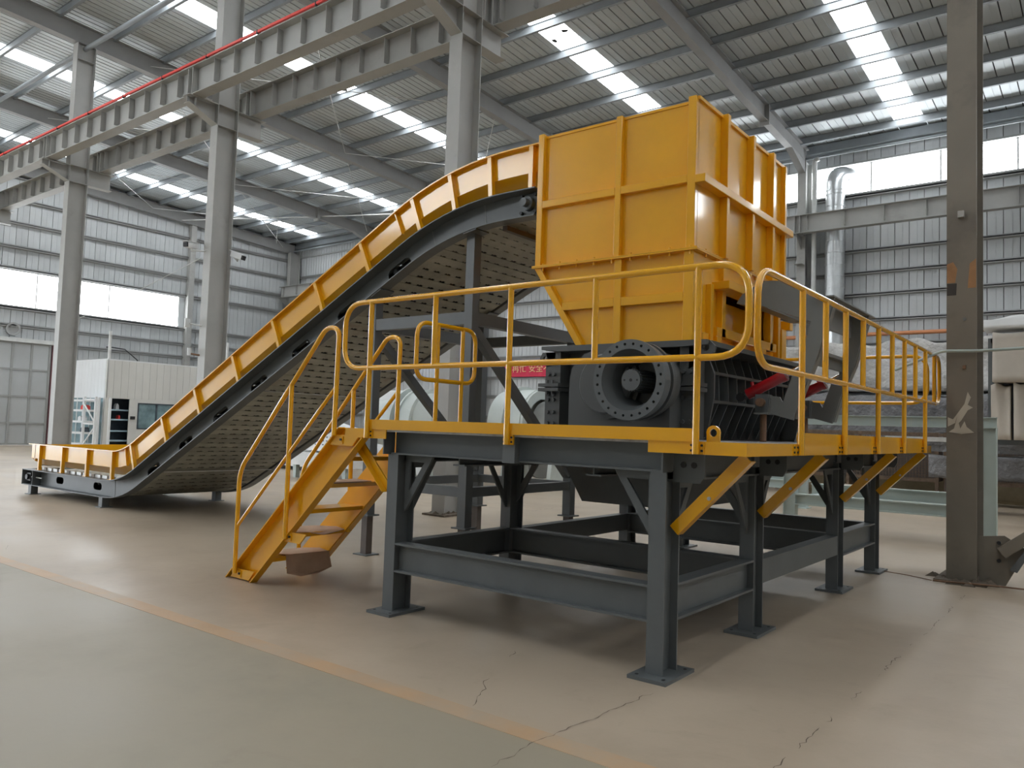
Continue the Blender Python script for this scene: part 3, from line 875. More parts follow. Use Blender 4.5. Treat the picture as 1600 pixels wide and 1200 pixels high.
# opening for the pusher in the lower right side
srib(6.52, 6.60, 2.36, 2.86, .06); srib(7.72, 7.80, 2.36, 2.86, .06)
srib(6.42, 7.90, 2.77, 2.84, .16); srib(6.42, 7.90, 2.36, 2.44, .06)
srib(6.30, 6.36, zb, 2.80, .05); srib(7.98, 8.04, zb, 2.80, .05)
MB().box(hx1-.02, hx1+.10, 6.14, 8.25, 2.285, 2.30).build('foot_flange', YEL, t)
srib(6.14, 6.24, 2.30, 2.36, .06); srib(6.42, 6.52, 2.30, 2.36, .06); srib(6.95, 7.1, 2.30, 2.36, .06); srib(7.5, 7.62, 2.30, 2.36, .06); srib(8.06, 8.2, 2.30, 2.62, .06); srib(8.19, 8.28, 2.62, 2.72, .1)
MB().box(-3.75, hx1-.02, 6.62, 6.64, 2.44, 2.77).box(-3.75, hx1-.02, 7.68, 7.70, 2.44, 2.77).box(-3.75, hx1-.02, 6.62, 7.70, 2.42, 2.44).build('pusher_guide', YEL, t)

# ================================================================== SHREDDER
t = thing('shredder', 'dark grey twin-shaft shredder body with large round drive flange', 'shredder', (-3.4, 7.15, 1.46))
bx0, bx1 = -4.10, -2.70
MB().box(bx0+.1, bx1-.12, 6.05, 8.25, 1.46, 2.2).build('body', BLACK, t)  # black, so the shade between the screen fins is painted in
MB().box(bx0-.02, bx1+.02, 5.95, 6.02, 1.46, 2.2).build('end_plate', MGRY, t)
MB().box(bx0-.02, bx1+.02, 8.28, 8.35, 1.46, 2.2).build('end_plate', MGRY, t)
MB().prism([(-4.14, 2.25), (-4.14, 2.22), (-3.95, 2.2), (-2.75, 2.2), (-2.55, 2.21), (-2.55, 2.25)], 5.75, 8.4).build('top_flange', MGRY, t)
MB().box(-4.12, -3.96, 5.80, 5.96, 1.46, 2.2).build('side_column', MGRY, t)
MB().box(-2.80, -2.66, 5.80, 5.96, 1.46, 2.2).build('side_column', MGRY, t)
MB().box(-4.16, -3.94, 5.74, 5.96, 1.845, 1.875).box(-4.16, -3.94, 5.74, 5.96, 1.885, 1.915).build('split_flange', MGRY, t)
MB().box(-2.86, -2.63, 5.74, 5.96, 1.845, 1.875).box(-2.86, -2.63, 5.74, 5.96, 1.885, 1.915).build('split_flange', MGRY, t)
bm1 = MB().cyl((0, -.015, 0), (0, .015, 0), .017, 8).mesh('bolt', MGRY)
bm2 = MB().cyl((0, 0, -.02), (0, 0, .025), .012, 6).mesh('bolt', MGRY)
for x in (-4.08, -4.02):
    for z in (1.56, 1.66, 1.77, 1.82, 2.0, 2.10):
        inst('bolt', bm1, t, (x, 5.79, z))
    for z in (1.84, 1.92):
        inst('bolt', bm2, t, (x, 5.77, z))
for x in (-2.76, -2.70):
    for z in (1.60, 1.79, 2.0, 2.1):
        inst('bolt', bm1, t, (x, 5.79, z))
# lifting ears on the top flange
MB().prism([[(-4.16, 2.2), (-4.02, 2.2), (-4.02, 2.08), (-4.10, 2.07), (-4.17, 2.10), (-4.19, 2.15)], circ(-4.13, 2.14, .028, 12)], 5.80, 5.83).build('lifting_ear', MGRY, t)
MB().prism([[(-2.72, 2.25), (-2.55, 2.25), (-2.50, 2.2), (-2.51, 2.15), (-2.58, 2.11), (-2.72, 2.02)], circ(-2.575, 2.19, .026, 12)], 5.80, 5.83).build('lifting_ear', MGRY, t)
# bearing housing with arched top
arch = [(-3.66, 1.46), (-2.90, 1.46), (-2.84, 1.52), (-2.84, 2.0), (-2.95, 2.16), (-3.1, 2.2), (-3.45, 2.2), (-3.6, 2.15), (-3.72, 2.03), (-3.74, 1.9), (-3.74, 1.54)]
MB().prism(arch, 5.62, 5.96).build('bearing_housing', MGRY, t)
fc = (-2.975, 1.903)
def ring(mb, c, y0, y1, ro, ri, n=48):
    return mb.prism([circ(c[0], c[1], ro, n), circ(c[0], c[1], ri, n)], y0, y1)
# second bearing cover half hidden behind the drive flange
MB().lathe((-3.32, 5.50, 1.89), (0, 1, 0), [(0, 0), (0, .235), (.015, .25), (.14, .25)], 40).build('bearing_cover', MGRY, t)
ring(MB(), (-3.32, 1.89), 5.57, 5.62, .285, .245).build('cover_ring', MGRY, t)
fo, holes = circ(*fc, .312, 56), []
for i in range(24):
    a = 2*math.pi*(i+.5)/24
    holes.append(circ(fc[0]+.277*math.cos(a), fc[1]+.277*math.sin(a), .0115, 8))
MB().prism([fo, circ(*fc, .238, 48)] + holes, 5.28, 5.325).build('drive_flange', GRY, t)
ring(MB(), fc, 5.325, 5.40, .300, .238).build('drive_flange_collar', GRY, t)
ring(MB(), fc, 5.43, 5.47, .308, .238).build('drive_flange_rear', MGRY, t)
MB().lathe((fc[0], 5.28, fc[1]), (0, 1, 0), [(0.01, .237), (.10, .20), (.34, .17), (.36, .0)], 40).build('coupling_bell', GRY, t)
MB().lathe((fc[0], 5.33, fc[1]), (0, 1, 0), [(0.1, .30), (.3, .27)], 40).build('drive_housing', MGRY, t)
MB().cyl((fc[0], 5.32, fc[1]), (fc[0], 5.62, fc[1]), .082, 28).build('splined_hub', GRY, t)
mb = MB()
for dx in (-.055, 0, .055):
    mb.cyl((fc[0]+dx, 5.3185, fc[1]), (fc[0]+dx, 5.322, fc[1]), .013 if dx == 0 else .008, 10)
mb.build('hub_hole', BLACK, t)
mb = MB()
for i in range(24):
    a = 2*math.pi*i/24
    x, z = fc[0]+.086*math.cos(a), fc[1]+.086*math.sin(a)
    mb.cyl((x, 5.34, z), (x, 5.6, z), .006, 5)
mb.build('spline_teeth', MGRY, t)['kind'] = 'stuff'
MB().prism([(-2.84, 1.5), (-2.78, 1.55), (-2.78, 2.0), (-2.84, 2.1)], 5.60, 5.96).build('housing_web', MGRY, t)
# ribbed screen basket on the walkway side
prof = [(-2.74, 2.20), (-2.68, 2.02), (-2.67, 1.78), (-2.80, 1.47)]
inner = [(x-.09, z) for x, z in prof]
fm = MB().prism(prof + inner[::-1], -.006, .006).mesh('screen_fin', GRY)
for i in range(11):
    inst('screen_fin', fm, t, (0, 6.10 + i*.2, 0))
for (x, z) in ((-2.68, 2.02), (-2.672, 1.78)):
    MB().box(x-.09, x+.005, 6.06, 8.26, z-.012, z+.012).build('screen_bar', MGRY, t)
MB().prism([(-2.80, 1.48), (-2.66, 1.48), (-2.60, 1.8), (-2.60, 2.0), (-2.68, 2.2), (-2.80, 2.2)], 6.02, 6.045).build('screen_side_plate', MGRY, t)
MB().prism([(-2.80, 1.48), (-2.66, 1.48), (-2.60, 1.8), (-2.60, 2.0), (-2.68, 2.2), (-2.80, 2.2)], 8.24, 8.265).build('screen_side_plate', MGRY, t)

# ---- hydraulic pusher with its two cranked arms
t = thing('pusher_arm', 'grey cranked hydraulic pusher with twin arms reaching into the hopper side', 'pusher', (-2.4, 7.15, 1.46))
armo = [(-1.96, 2.65), (-2.07, 2.24), (-2.09, 2.09), (-2.145, 2.055), (-2.235, 1.795), (-2.26, 1.84), (-2.34, 1.85), (-2.35, 1.70), (-2.145, 1.645), (-2.12, 1.72), (-2.075, 1.89), (-1.99, 2.07), (-1.948, 2.195), (-1.851, 2.585), (-1.82, 2.66)]
for yc in (6.60, 7.72):
    a_ = MB().prism(armo, yc-.012, yc+.012).build('crank_arm', GRY2, t)
    MB().bar((-1.835, yc+.05, 2.62), (-1.95, yc+.05, 2.19), .08, .012, (1, 0, 0)).bar((-1.95, yc+.05, 2.19), (-2.075, yc+.05, 1.88), .08, .012, (1, 0, 0)).bar((-2.075, yc+.05, 1.88), (-2.14, yc+.05, 1.66), .08, .012, (1, 0, 0)).build('arm_flange', GRY2, a_)
    MB().prism([(-2.66, 2.665), (-2.61, 2.74), (-2.43, 2.845), (-2.28, 2.835), (-1.92, 2.675), (-2.02, 2.47), (-2.43, 2.63), (-2.61, 2.65)], yc+.012, yc+.16).build('push_beam', GRY2, t)
    MB().box(-2.455, -2.345, yc-.05, yc+.05, 1.70, 1.86).build('pivot_block', GRY, t)
    MB().cyl((-2.40, yc-.10, 1.79), (-2.40, yc+.08, 1.79), .036, 16).build('pivot_pin', RUST, t)
    MB().box(-2.46, -2.33, yc-.07, yc+.07, 1.69, 1.705).build('pivot_seat', GRY2, t)
    MB().cyl((-2.40, yc, 1.458), (-2.40, yc, 1.69), .028, 12).build('pivot_post', RUST, t)
    MB().prism([(-2.33, 1.83), (-2.34, 1.70), (-2.44, 1.72), (-2.44, 1.86)], yc-.03, yc+.03).build('pivot_ear', GRY2, t)
    d = Vector((.43, 0, .215)).normalized()
    p0 = Vector((-2.56, yc+.05, 1.865))
    c_ = MB().cyl(p0, p0 + d*.36, .048, 20).cyl(p0 + d*.33, p0 + d*.37, .054, 20).cyl(p0 + d*.30 + Vector((0, 0, .04)), p0 + d*.30 + Vector((-.01, 0, .085)), .016, 8).cyl(p0 + d*.05 + Vector((0, 0, .04)), p0 + d*.05 + Vector((-.01, 0, .085)), .016, 8).build('hydraulic_cylinder', DRED, t)
    MB().cyl(p0 + d*.37, p0 + d*.56, .022, 14).build('piston_rod', CHROME, c_)
    MB().cyl(p0 - d*.06 + Vector((0, -.03, 0)), p0 - d*.06 + Vector((0, .03, 0)), .04, 12).build('cylinder_eye', BLACK, c_)
MB().bar((-1.90, 6.55, 2.66), (-1.90, 7.95, 2.66), .16, .012, (0, 0, 1)).build('cross_plate', GRY2, t)
MB().box(-2.0, -1.98, 6.62, 7.72, 2.45, 2.65).build('cross_web', GRY2, t)
MB().box(-2.12, -2.0, 6.65, 7.70, 2.22, 2.25).box(-2.07, -2.05, 6.65, 7.70, 2.13, 2.22).build('cross_tie', GRY2, t)
MB().box(-3.05, -2.95, 6.66, 7.66, 2.46, 2.75).build('push_head', YEL, t)
MB().box(-2.56, -2.46, 6.61, 7.73, 2.64, 2.70).build('cross_tie', GRY2, t)

# ================================================================== CONVEYOR
t = thing('apron_conveyor', 'long inclined conveyor with yellow side walls and grey channel frame', 'conveyor', (-13, 7.15, 0))
def fillet_path():
    pts = [(-16.2, .45), (-12.52, .45), (-5.64, 3.87), (-4.50, 3.87)]
    tl = {1: .50, 2: .80}
    out = []
    for i, p in enumerate(pts):
        if i not in tl:
            out.append(p); continue
        a, c_ = Vector(pts[i-1]), Vector(pts[i+1]); b = Vector(p)
        d1, d2 = (b-a).normalized(), (c_-b).normalized()
        L = tl[i]
        ang = math.atan2(d1.x*d2.y - d1.y*d2.x, d1.dot(d2))
        rad = L / math.tan(abs(ang)/2)
        s = 1 if ang > 0 else -1
        cen = (b - d1*L) + Vector((-d1.y, d1.x))*rad*s
        v0 = (b - d1*L) - cen
        n = 9
        for k in range(n+1):
            q = ang*k/n
            out.append((cen.x + v0.x*math.cos(q) - v0.y*math.sin(q), cen.y + v0.x*math.sin(q) + v0.y*math.cos(q)))
    return [Vector(p) for p in out]
CP = fillet_path()
CL = [0.0]
for a, b in zip(CP[:-1], CP[1:]):
    CL.append(CL[-1] + (b-a).length)
def at(s, n=0.0):
    """point on the conveyor at arc length s, offset n along the upward normal; also the tangent angle"""
    s = max(0, min(CL[-1]-1e-6, s))
    i = max(k for k in range(len(CL)-1) if CL[k] <= s)
    d = (CP[i+1]-CP[i]).normalized()
    p = CP[i] + d*(s-CL[i])
    return p.x - d.y*n, p.y + d.x*n, math.atan2(d.y, d.x)
def nrm(i):
    d = Vector((0, 0))
    if i > 0: d += (CP[i]-CP[i-1]).normalized()
    if i < len(CP)-1: d += (CP[i+1]-CP[i]).normalized()
    d.normalize()
    return Vector((-d.y, d.x))
def off(n):
    return [CP[i] + nrm(i)*n for i in range(len(CP))]
def sofx(x):
    lo, hi = 0, CL[-1]
    for _ in range(40):
        mid = (lo+hi)/2
        if at(mid)[0] < x: lo = mid
        else: hi = mid
    return lo
def capsule(s, n, ln, r):
    out = []
    x, z, a = at(s, n)
    for k in range(7):
        q = a - math.pi/2 + math.pi*k/6
        out.append((x + math.cos(a)*ln + math.cos(q)*r, z + math.sin(a)*ln + math.sin(q)*r))
    for k in range(7):
        q = a + math.pi/2 + math.pi*k/6
        out.append((x - math.cos(a)*ln + math.cos(q)*r, z - math.sin(a)*ln + math.sin(q)*r))
    return out
def ribbon(mb, p0, p1, y0, y1):
    """solid band between two offset lines (lists of 2D points), extruded in y"""
    n = len(p0)
    vs = [(p.x, y0, p.y) for p in p0] + [(p.x, y0, p.y) for p in p1] + [(p.x, y1, p.y) for p in p0] + [(p.x, y1, p.y) for p in p1]
    fs = []
    for i in range(n-1):
        fs += [(i, i+1, n+i+1, n+i), (2*n+i, 3*n+i, 3*n+i+1, 2*n+i+1), (i, 2*n+i, 2*n+i+1, i+1), (n+i, n+i+1, 3*n+i+1, 3*n+i)]
    fs += [(0, n, 3*n, 2*n), (n-1, 3*n-1, 4*n-1, 2*n-1)]
    return mb.add(vs, fs)
D = .285
holes = []
for hx in (-14.94, -13.50):
    holes.append(capsule(sofx(hx), -D/2, .09, .06))
for k in range(7):
    holes.append(capsule(sofx(-11.77 + .868*k), -D*.54, .125, .070))
outer = [(p.x, p.y) for p in off(-.01)] + [(p.x, p.y) for p in reversed(off(-D+.01))]
for y0, y1, ya, yb, sd in ((6.195, 6.205, 6.05, 6.20, 'near'), (8.095, 8.105, 8.10, 8.25, 'far')):
    w_ = MB().prism([outer] + holes, y0, y1).build('frame_channel', GRY, t)
    ribbon(MB(), off(0), off(-.012), ya, yb).build('channel_flange', GRY, w_)
    ribbon(MB(), off(-D), off(-D+.012), ya, yb).build('channel_flange', GRY, w_)
    for s in (sofx(-15.75), sofx(-12.9), sofx(-6.0), sofx(-5.25)):
        x, z, a = at(s, -D/2)
        c, q = math.cos(a), math.sin(a)
        pts = [(x + c*dx - q*dz, z + q*dx + c*dz) for dx, dz in ((-.005, -D/2+.012), (.005, -D/2+.012), (.005, D/2-.012), (-.005, D/2-.012))]
        MB().prism(pts, min(ya, y0), max(yb, y1)).build('web_stiffener' if s < 2 else 'weld_seam', GRY, w_) if s < 2 else MB().prism(pts, y0-.004 if sd == 'near' else y1, y0 if sd == 'near' else y1+.004).build('weld_seam', GRY2, w_)
# tail end plate and take-up bearing
MB().box(-16.215, -16.2, 6.05, 8.25, .165, .45).build('tail_plate', GRY, t)
b_ = MB().box(-16.12, -15.95, 6.10, 6.19, .24, .38).cyl((-16.04, 6.06, .31), (-16.04, 6.2, .31), .05, 16).build('takeup_bearing', BOLT, t)
MB().cyl((-16.19, 6.12, .31), (-15.5, 6.12, .31), .012, 8).build('takeup_screw', LINK, b_)
# head bearing with four bolts
hb = MB().prism([[(-4.74, 3.66), (-4.72, 3.64), (-4.56, 3.64), (-4.54, 3.66), (-4.54, 3.82), (-4.56, 3.84), (-4.72, 3.84), (-4.74, 3.82)]], 6.165, 6.195).cyl((-4.64, 6.11, 3.74), (-4.64, 6.17, 3.74), .07, 24).cyl((-4.64, 6.05, 3.74), (-4.64, 6.12, 3.74), .042, 20).build('head_bearing', GRY, t)
mb = MB()
for dx in (-.085, .085):
    for dz in (-.085, .085):
        mb.cyl((-4.64+dx, 6.13, 3.74+dz), (-4.64+dx, 6.17, 3.74+dz), .018, 8)
mb.build('bearing_bolt', BOLT, hb)
# feet of the loading end
for x in (-15.88, -13.10):
    for y in (6.13, 8.15):
        f_ = MB().box(x-.06, x+.06, y-.06, y+.06, .012, .166).build('foot', GRY, t)
        MB().box(x-.1, x+.1, y-.1, y+.1, 0, .012).build('foot_plate', GRY, f_)
# yellow side walls
for sgn, yn in ((-1, 6.19), (1, 8.11)):
    yi = yn - sgn*.16
    cuts = [0, max(k for k in range(len(CL)) if CL[k] < 4.3), 10, 12, 18, len(CP)-1]
    groups = [(0, 11), (10, 13), (12, len(CP)-1)]
    top, mid = off(.455), off(.20)
    bot = off(.075)
    n = len(CP)
    for (a, b) in ((0, 10), (10, 12), (12, n-1)):
        vs, fs = [], []
        for i in range(a, b+1):
            for (p, yy) in ((top[i], yn), (mid[i], yn), (bot[i], yi), (bot[i], yi-sgn*.006), (mid[i], yn-sgn*.006), (top[i], yn-sgn*.006)):
                vs.append((p.x, yy, p.y))
        for i in range(b-a):
            for k in range(6):
                l = (k+1) % 6
                fs.append((i*6+k, i*6+l, i*6+6+l, i*6+6+k))
        fs += [(0, 1, 2, 3, 4, 5), tuple(range((b-a)*6, (b-a)*6+6))]
        MB().add(vs, fs).build('side_wall', YEL, t)
    ribbon(MB(), off(.455), off(.47), yn-.06 if sgn < 0 else yn-.03, yn+.03 if sgn < 0 else yn+.06).build('top_cap', YEL, t)
    px = [-15.75, -14.8, -13.85, -12.95] + [-12.2, -11.27, -10.4, -9.48, -8.6, -7.75, -6.93, -6.12, -5.62, -5.13, -4.62]
    for x in px:
        s = sofx(x)
        xx, zz, a = at(s)
        c, q = math.cos(a), math.sin(a)
        pts = [(xx + c*dx - q*dz, zz + q*dx + c*dz) for dx, dz in ((-.025, 0), (.025, 0), (.025, .455), (-.025, .455))]
        r_ = MB().prism(pts, yn-.055 if sgn < 0 else yn, yn if sgn < 0 else yn+.055).build('wall_rib', YEL, t)
        pts = [(xx + c*dx - q*dz, zz + q*dx + c*dz) for dx, dz in ((-.07, .0), (.05, .0), (.05, .008), (-.07, .008))]
        MB().prism(pts, yn-.07 if sgn < 0 else yn, yn if sgn < 0 else yn+.07).build('rib_foot', YEL, r_)
    for x in (-12.42, -6.36):
        s = sofx(x)
        xx, zz, a = at(s)
        c, q = math.cos(a), math.sin(a)
        pts = [(xx + c*dx - q*dz, zz + q*dx + c*dz) for dx, dz in ((-.007, .17), (.007, .17), (.007, .455), (-.007, .455))]
        MB().prism(pts, yn-.045 if sgn < 0 else yn, yn if sgn < 0 else yn+.045).build('joint_flange', YEL, t)
MB().box(-16.06, -16.04, 6.19, 8.11, .60, .91).build('end_wall', YEL, t)
# hinged steel belt: return strand seen from below and carrying strand on top
pitch = .155
bw0, bw1 = 6.225, 8.075
def plate_mesh(k):
    o = [(-pitch/2+.002, bw0), ]
    y = bw0 + .08 + (.05 if k else 0)
    left = [(-pitch/2+.002, bw0)]
    while y < bw1 - .1:
        for yy, dx in ((y, 0), (y+.004, .034), (y+.035, .022), (y+.050, .036), (y+.095, .026), (y+.100, 0)):
            left.append((-pitch/2+.002+dx, yy))
        y += .185
    left.append((-pitch/2+.002, bw1))
    poly = left + [(pitch/2-.002, bw1), (pitch/2-.002, bw0)]
    mb = MB().prism(poly, 0, .008, 'xy')
    return mb.mesh('belt_plate', BELT)
pm = [plate_mesh(0), plate_mesh(1)]
ns = int(CL[-1]/pitch)
for i in range(ns):
    x, z, a = at((i+.5)*pitch, -D+.02)
    inst('belt_plate', pm[i % 2], t, (x, 0, z), (0, -a, 0))
for i in range(ns):
    x, z, a = at((i+.5)*pitch, -.03)
    inst('belt_plate', pm[i % 2], t, (x, 0, z), (0, -a, 0))
ribbon(MB(), off(-D+.055), off(-D+.06), 6.23, 8.07).build('belt_shade_sheet', BLACK, t)  # black sheet added so the belt slits look dark inside
ribbon(MB(), off(-.03), off(-D+.07), 6.33, 6.335).build('slot_shade_sheet', BLACK, t)  # black sheet painting the shade seen through the frame slots
lm = MB().box(-.042, .042, -.02, .02, -.02, .035).mesh('chain_link', LINK)
for i in range(30):
    x, z, a = at(.35 + i*.118, .012)
    inst('chain_link', lm, t, (x, 6.24 if i % 2 else 6.225, z), (0, -a, 0))
# drive chain rollers glimpsed through the frame slots
mb = MB()
for i in range(30):
    x, z, a = at(.6 + i*.4, -D*.35)
    mb.cyl((x, 6.25, z), (x, 6.30, z), .03, 8)
o = mb.build('chain_rollers', GRY, t); o['kind'] = 'stuff'
# brown cross bar under the belt; pale bars stand in for lit streaks
def crossbar(x, n, M, hgt=.05, wd=.05):
    xx, zz, a = at(sofx(x), n)
    MB().bar((xx, 6.2, zz), (xx, 8.1, zz), wd, hgt).build('cross_bar_and_streak', M, t)
crossbar(-4.98, -D-.03, BROWN, .05, .06)
crossbar(-11.55, -D-.01, LINK, .012, .03)
crossbar(-9.1, -D-.01, LINK, .012, .02)
# support tower
TX, TY = (-6.86, -5.385), (6.20, 8.15)
for x in TX:
    for y in TY:
        x_, z_, a = at(sofx(x), -D)
        p_ = MB().box(x-.055, x+.055, y-.055, y+.055, .46, z_-.015).build('tower_post', GRY, t)
        MB().box(x-.1, x+.1, y-.09, y+.09, .445, .46).build('splice_plate', GRY, p_)
        MB().box(x-.045, x+.045, y-.045, y+.045, .012, .445).build('post_extension', BROWN, p_)
        MB().box(x-.11, x+.11, y-.1, y+.1, 0, .012).build('base_plate', GRY, p_)
        c, q = math.cos(a), math.sin(a)
        zc = at(sofx(x), -D-.008)
        pts = [(zc[0] + c*dx - q*dz, zc[1] + q*dx + c*dz) for dx, dz in ((-.09, -.008), (.09, -.008), (.09, .008), (-.09, .008))]
        MB().prism(pts, y-.14, y+.07).build('head_plate', GRY, p_)
for z, h in ((.82, .10), (2.645, .13)):
    for y in TY:
        MB().box(TX[0]+.055, TX[1]-.055, y-.05, y+.05, z-h/2, z+h/2).build('tower_tie', GRY, t)
    for x in TX:
        MB().box(x-.05, x+.05, TY[0]+.055, TY[1]-.055, z-h/2, z+h/2).build('tower_tie', GRY, t)
for x in TX:
    MB().bar((x, TY[0]+.05, 2.52), (x, TY[1]-.05, .95), .09, .09, (1, 0, 0)).build('tower_diagonal', GRY, t)

# ================================================================== BACKGROUND, FAR LEFT
cx0, cx1, cy0, cy1, cz = -36.2, -32.5, 15.0, 24.5, 3.74
t = thing('office_cabin', 'white panel office cabin with glazed corner standing before the gable wall', 'cabin', ((cx0+cx1)/2, 18, 0))
pm_ = MB().box(-.03, 0, .004, .296, 0, 1.55).mesh('cabin_panel', CABIN)
y = cy0
while y < cy1 - .1:
    inst('cabin_panel', pm_, t, (cx1, y, cz-1.55))
    y += .3
MB().box(cx1-.06, cx1-.03, cy0, cy1, cz-1.55, cz).build('wall_core', CABIN, t)
for (a, b, z0, z1) in ((cy0, cy0+.16, 0, cz-1.55), (16.0, 16.35, 0, 2.2), (17.95, cy1, 0, 2.2), (16.35, 17.95, 0, .95), (16.35, 17.95, 2.05, 2.2)):
    MB().box(cx1-.05, cx1, a, b, z0, z1).build('cabin_panel', CABIN, t)
x = cx0
pw_ = MB().box(.004, .296, 0, .03, 0, 1.55).mesh('cabin_panel', WHITE)  # whiter than the other face, its daylight put into the colour
while x < cx1 - .2:
    inst('cabin_panel', pw_, t, (x, cy0, cz-1.55)); x += .3
MB().box(cx0, cx1, cy0+.03, cy0+.06, cz-1.55, cz).build('wall_core', WHITE, t)
MB().box(cx0, cx1, cy0, cy1, cz, cz+.05).build('roof', WHITE, t)
MB().box(cx0, cx0+.06, cy0, cy1, 0, cz).build('rear_wall', CABIN, t)
MB().box(cx0, cx1-.15, cy0+.01, cy0+.02, 0, cz-1.55).build('corner_glass', bpy.data.materials['tinted_glass'], t)
for x in (cx0+1.2, cx0+2.4, cx1-.14):
    MB().box(x-.03, x+.03, cy0-.005, cy0+.04, 0, cz-1.55).build('glass_post', PIPEW, t)
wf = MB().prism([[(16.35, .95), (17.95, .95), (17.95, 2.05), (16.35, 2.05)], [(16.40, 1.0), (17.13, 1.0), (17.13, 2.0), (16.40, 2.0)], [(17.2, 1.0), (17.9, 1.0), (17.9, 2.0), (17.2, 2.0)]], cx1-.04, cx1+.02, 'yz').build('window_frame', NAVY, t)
MB().box(cx1-.02, cx1-.01, 16.4, 17.13, 1.0, 2.0).build('pane', GLASSM, wf)
MB().box(cx1-.02, cx1-.01, 17.2, 17.9, 1.0, 2.0).build('pane', GLASSM, wf)
MB().box(cx1, cx1+.04, 16.06, 16.25, 1.35, 1.48).build('door_keypad', BLACK, t)
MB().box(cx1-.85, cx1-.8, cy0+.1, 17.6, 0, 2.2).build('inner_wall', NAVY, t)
t = thing('shelving_unit', 'pale blue shelving with boxes seen through the cabin doorway', 'shelf', (cx1-.8, 15.6, 0))
for z in (.45, .85, 1.32, 1.72):
    MB().box(cx1-.75, cx1-.25, cy0+.2, 17.2, z-.03, z+.03).build('shelf_board', BLUESH, t)
for z, y, M, s in ((1.42, 15.8, RED, .09), (1.85, 15.7, WHITE, .14), (.98, 15.5, NAVY, .2), (1.0, 15.8, NAVY, .15), (.55, 15.6, NAVY, .2), (1.42, 15.4, NAVY, .1)):
    n_ = {RED: 'red container on the upper shelf of the cabin', WHITE: 'white carton on the top shelf of the cabin'}.get(M)
    if n_:
        tag(MB().prism([(y-s/2, z-s), (y+s/2, z-s), (y+s*.4, z+s*.6), (y, z+s), (y-s*.4, z+s*.6)], cx1-.6, cx1-.4, 'yz').build('container', M), n_, 'container')
t = thing('storage_rack', 'white metal storage rack beside the cabin glass wall', 'rack', (-32.7, 14.5, 0))
for x in (-33.9, -32.56, -31.6):
    MB().box(x-.04, x+.04, 14.2, 14.28, 0, 2.2).build('upright', WHITE, t)
    MB().box(x-.04, x+.04, 14.75, 14.83, 0, 2.2).build('upright', WHITE, t)
for z in (.3, .75, 1.2, 1.65, 2.05):
    MB().box(-33.9, -32.56, 14.2, 14.83, z-.04, z+.04).build('shelf_board', WHITE, t)
MB().bar((-32.56, 14.2, 1.95), (-31.6, 14.2, 1.25), .03, .05).bar((-32.56, 14.2, .2), (-31.6, 14.2, .95), .03, .05).box(-32.56, -31.6, 14.2, 14.26, 2.05, 2.12).box(-32.56, -31.6, 14.2, 14.26, 1.1, 1.16).build('diagonal_brace', WHITE, t)
for k, (x, z, M, l) in enumerate(((-33.0, 1.83, RED, 'red and white tool case on the rack top shelf'), (-33.2, 1.38, WHITE, 'small white box on the middle rack shelf'), (-32.95, .93, NAVY, 'dark machine part on the lower rack shelf'))):
    tag(MB().prism([(x-.15, z-.14), (x+.15, z-.14), (x+.13, z), (x, z+.05), (x-.13, z)], 14.35, 14.6).build('tool_case', M), l, 'tool case')
for x, z0, l in ((-32.6, 3.79, 'white upright pipe on the cabin corner nearest the gable door'),):
    tag(MB().cyl((x, 15.1, z0), (x, 15.1, z0+1.15), .06, 10).build('vent_pipe', PIPEW), l, 'pipe')
tag(MB().tube(rounded([(-32.4, 20.3, 5.0), (-32.4, 20.3, 3.5), (-32.4, 20.65, 3.5)], .1), .06, 10).build('vent_pipe', PIPEW), 'white elbowed pipe hanging over the cabin roof edge', 'pipe')
tag(MB().tube([(XG+.04, 18.2, 4.86), (XG+.2, 18.4, 4.86), (XG+.5, 18.9, 4.8), (XG+.8, 19.4, 4.3), (XG+.9, 19.6, 3.7)], .03, 6).build('loose_cable', BLACK), 'black cable drooping over the cabin roof from the gable girt', 'cable')
tag(MB().lathe((XG+.05, 14.0, 5.25), (1, 0, 0), [(0, .30), (.12, .30), (.12, .22), (.02, .20), (.02, 0)], 24).build('exhaust_fan', GIRT), 'round exhaust fan in the gable wall above the sliding door', 'fan')
# cctv cameras and lamps on the third column
def camera_thing(label, p, d, arm):
    t = thing('security_camera', label, 'camera', p)
    p, d = Vector(p), Vector(d).normalized()
    MB().bar(p - d*.16, p + d*.16, .13, .12).build('housing', WHITE, t)
    MB().bar(p + d*.14, p + d*.20, .11, .10).build('lens_face', BLACK, t)
    MB().bar(p - d*.2 + Vector((0, 0, .075)), p + d*.24 + Vector((0, 0, .075)), .15, .015).build('sun_hood', WHITE, t)
    MB().tube([p, p + Vector((0, 0, -.12)), Vector(arm)], .018, 6).build('bracket', PIPEW, t)
camera_thing('white security camera with dark face on the shaded side of a column', (-16.86, 9.5, 5.46), (.35, -1, -.1), (-16.7, 9.76, 5.36))
camera_thing('white bullet camera pointing down from the side of a column', (-16.22, 10.3, 5.30), (.85, .25, -.3), (-16.45, 10.28, 5.36))
t = thing('flood_lamp', 'small white floodlight on a bracket halfway up a column', 'lamp', (-16.9, 9.6, 3.65))
MB().box(-16.98, -16.93, 9.5, 9.62, 3.58, 3.78).build('lamp_body', WHITE, t)
MB().tube([(-16.93, 9.6, 3.67), (-16.66, 9.76, 3.62)], .015, 6).build('arm', PIPEW, t)
t = thing('signal_beacon', 'small white beacon on a rusty arm low on a column', 'beacon', (-16.85, 9.6, 2.95))
MB().cyl((-16.86, 9.6, 2.93), (-16.86, 9.6, 3.10), .05, 10).build('beacon_body', WHITE, t)
MB().tube([(-16.86, 9.6, 2.97), (-16.68, 9.76, 2.94)], .025, 6).build('arm', RUST, t)
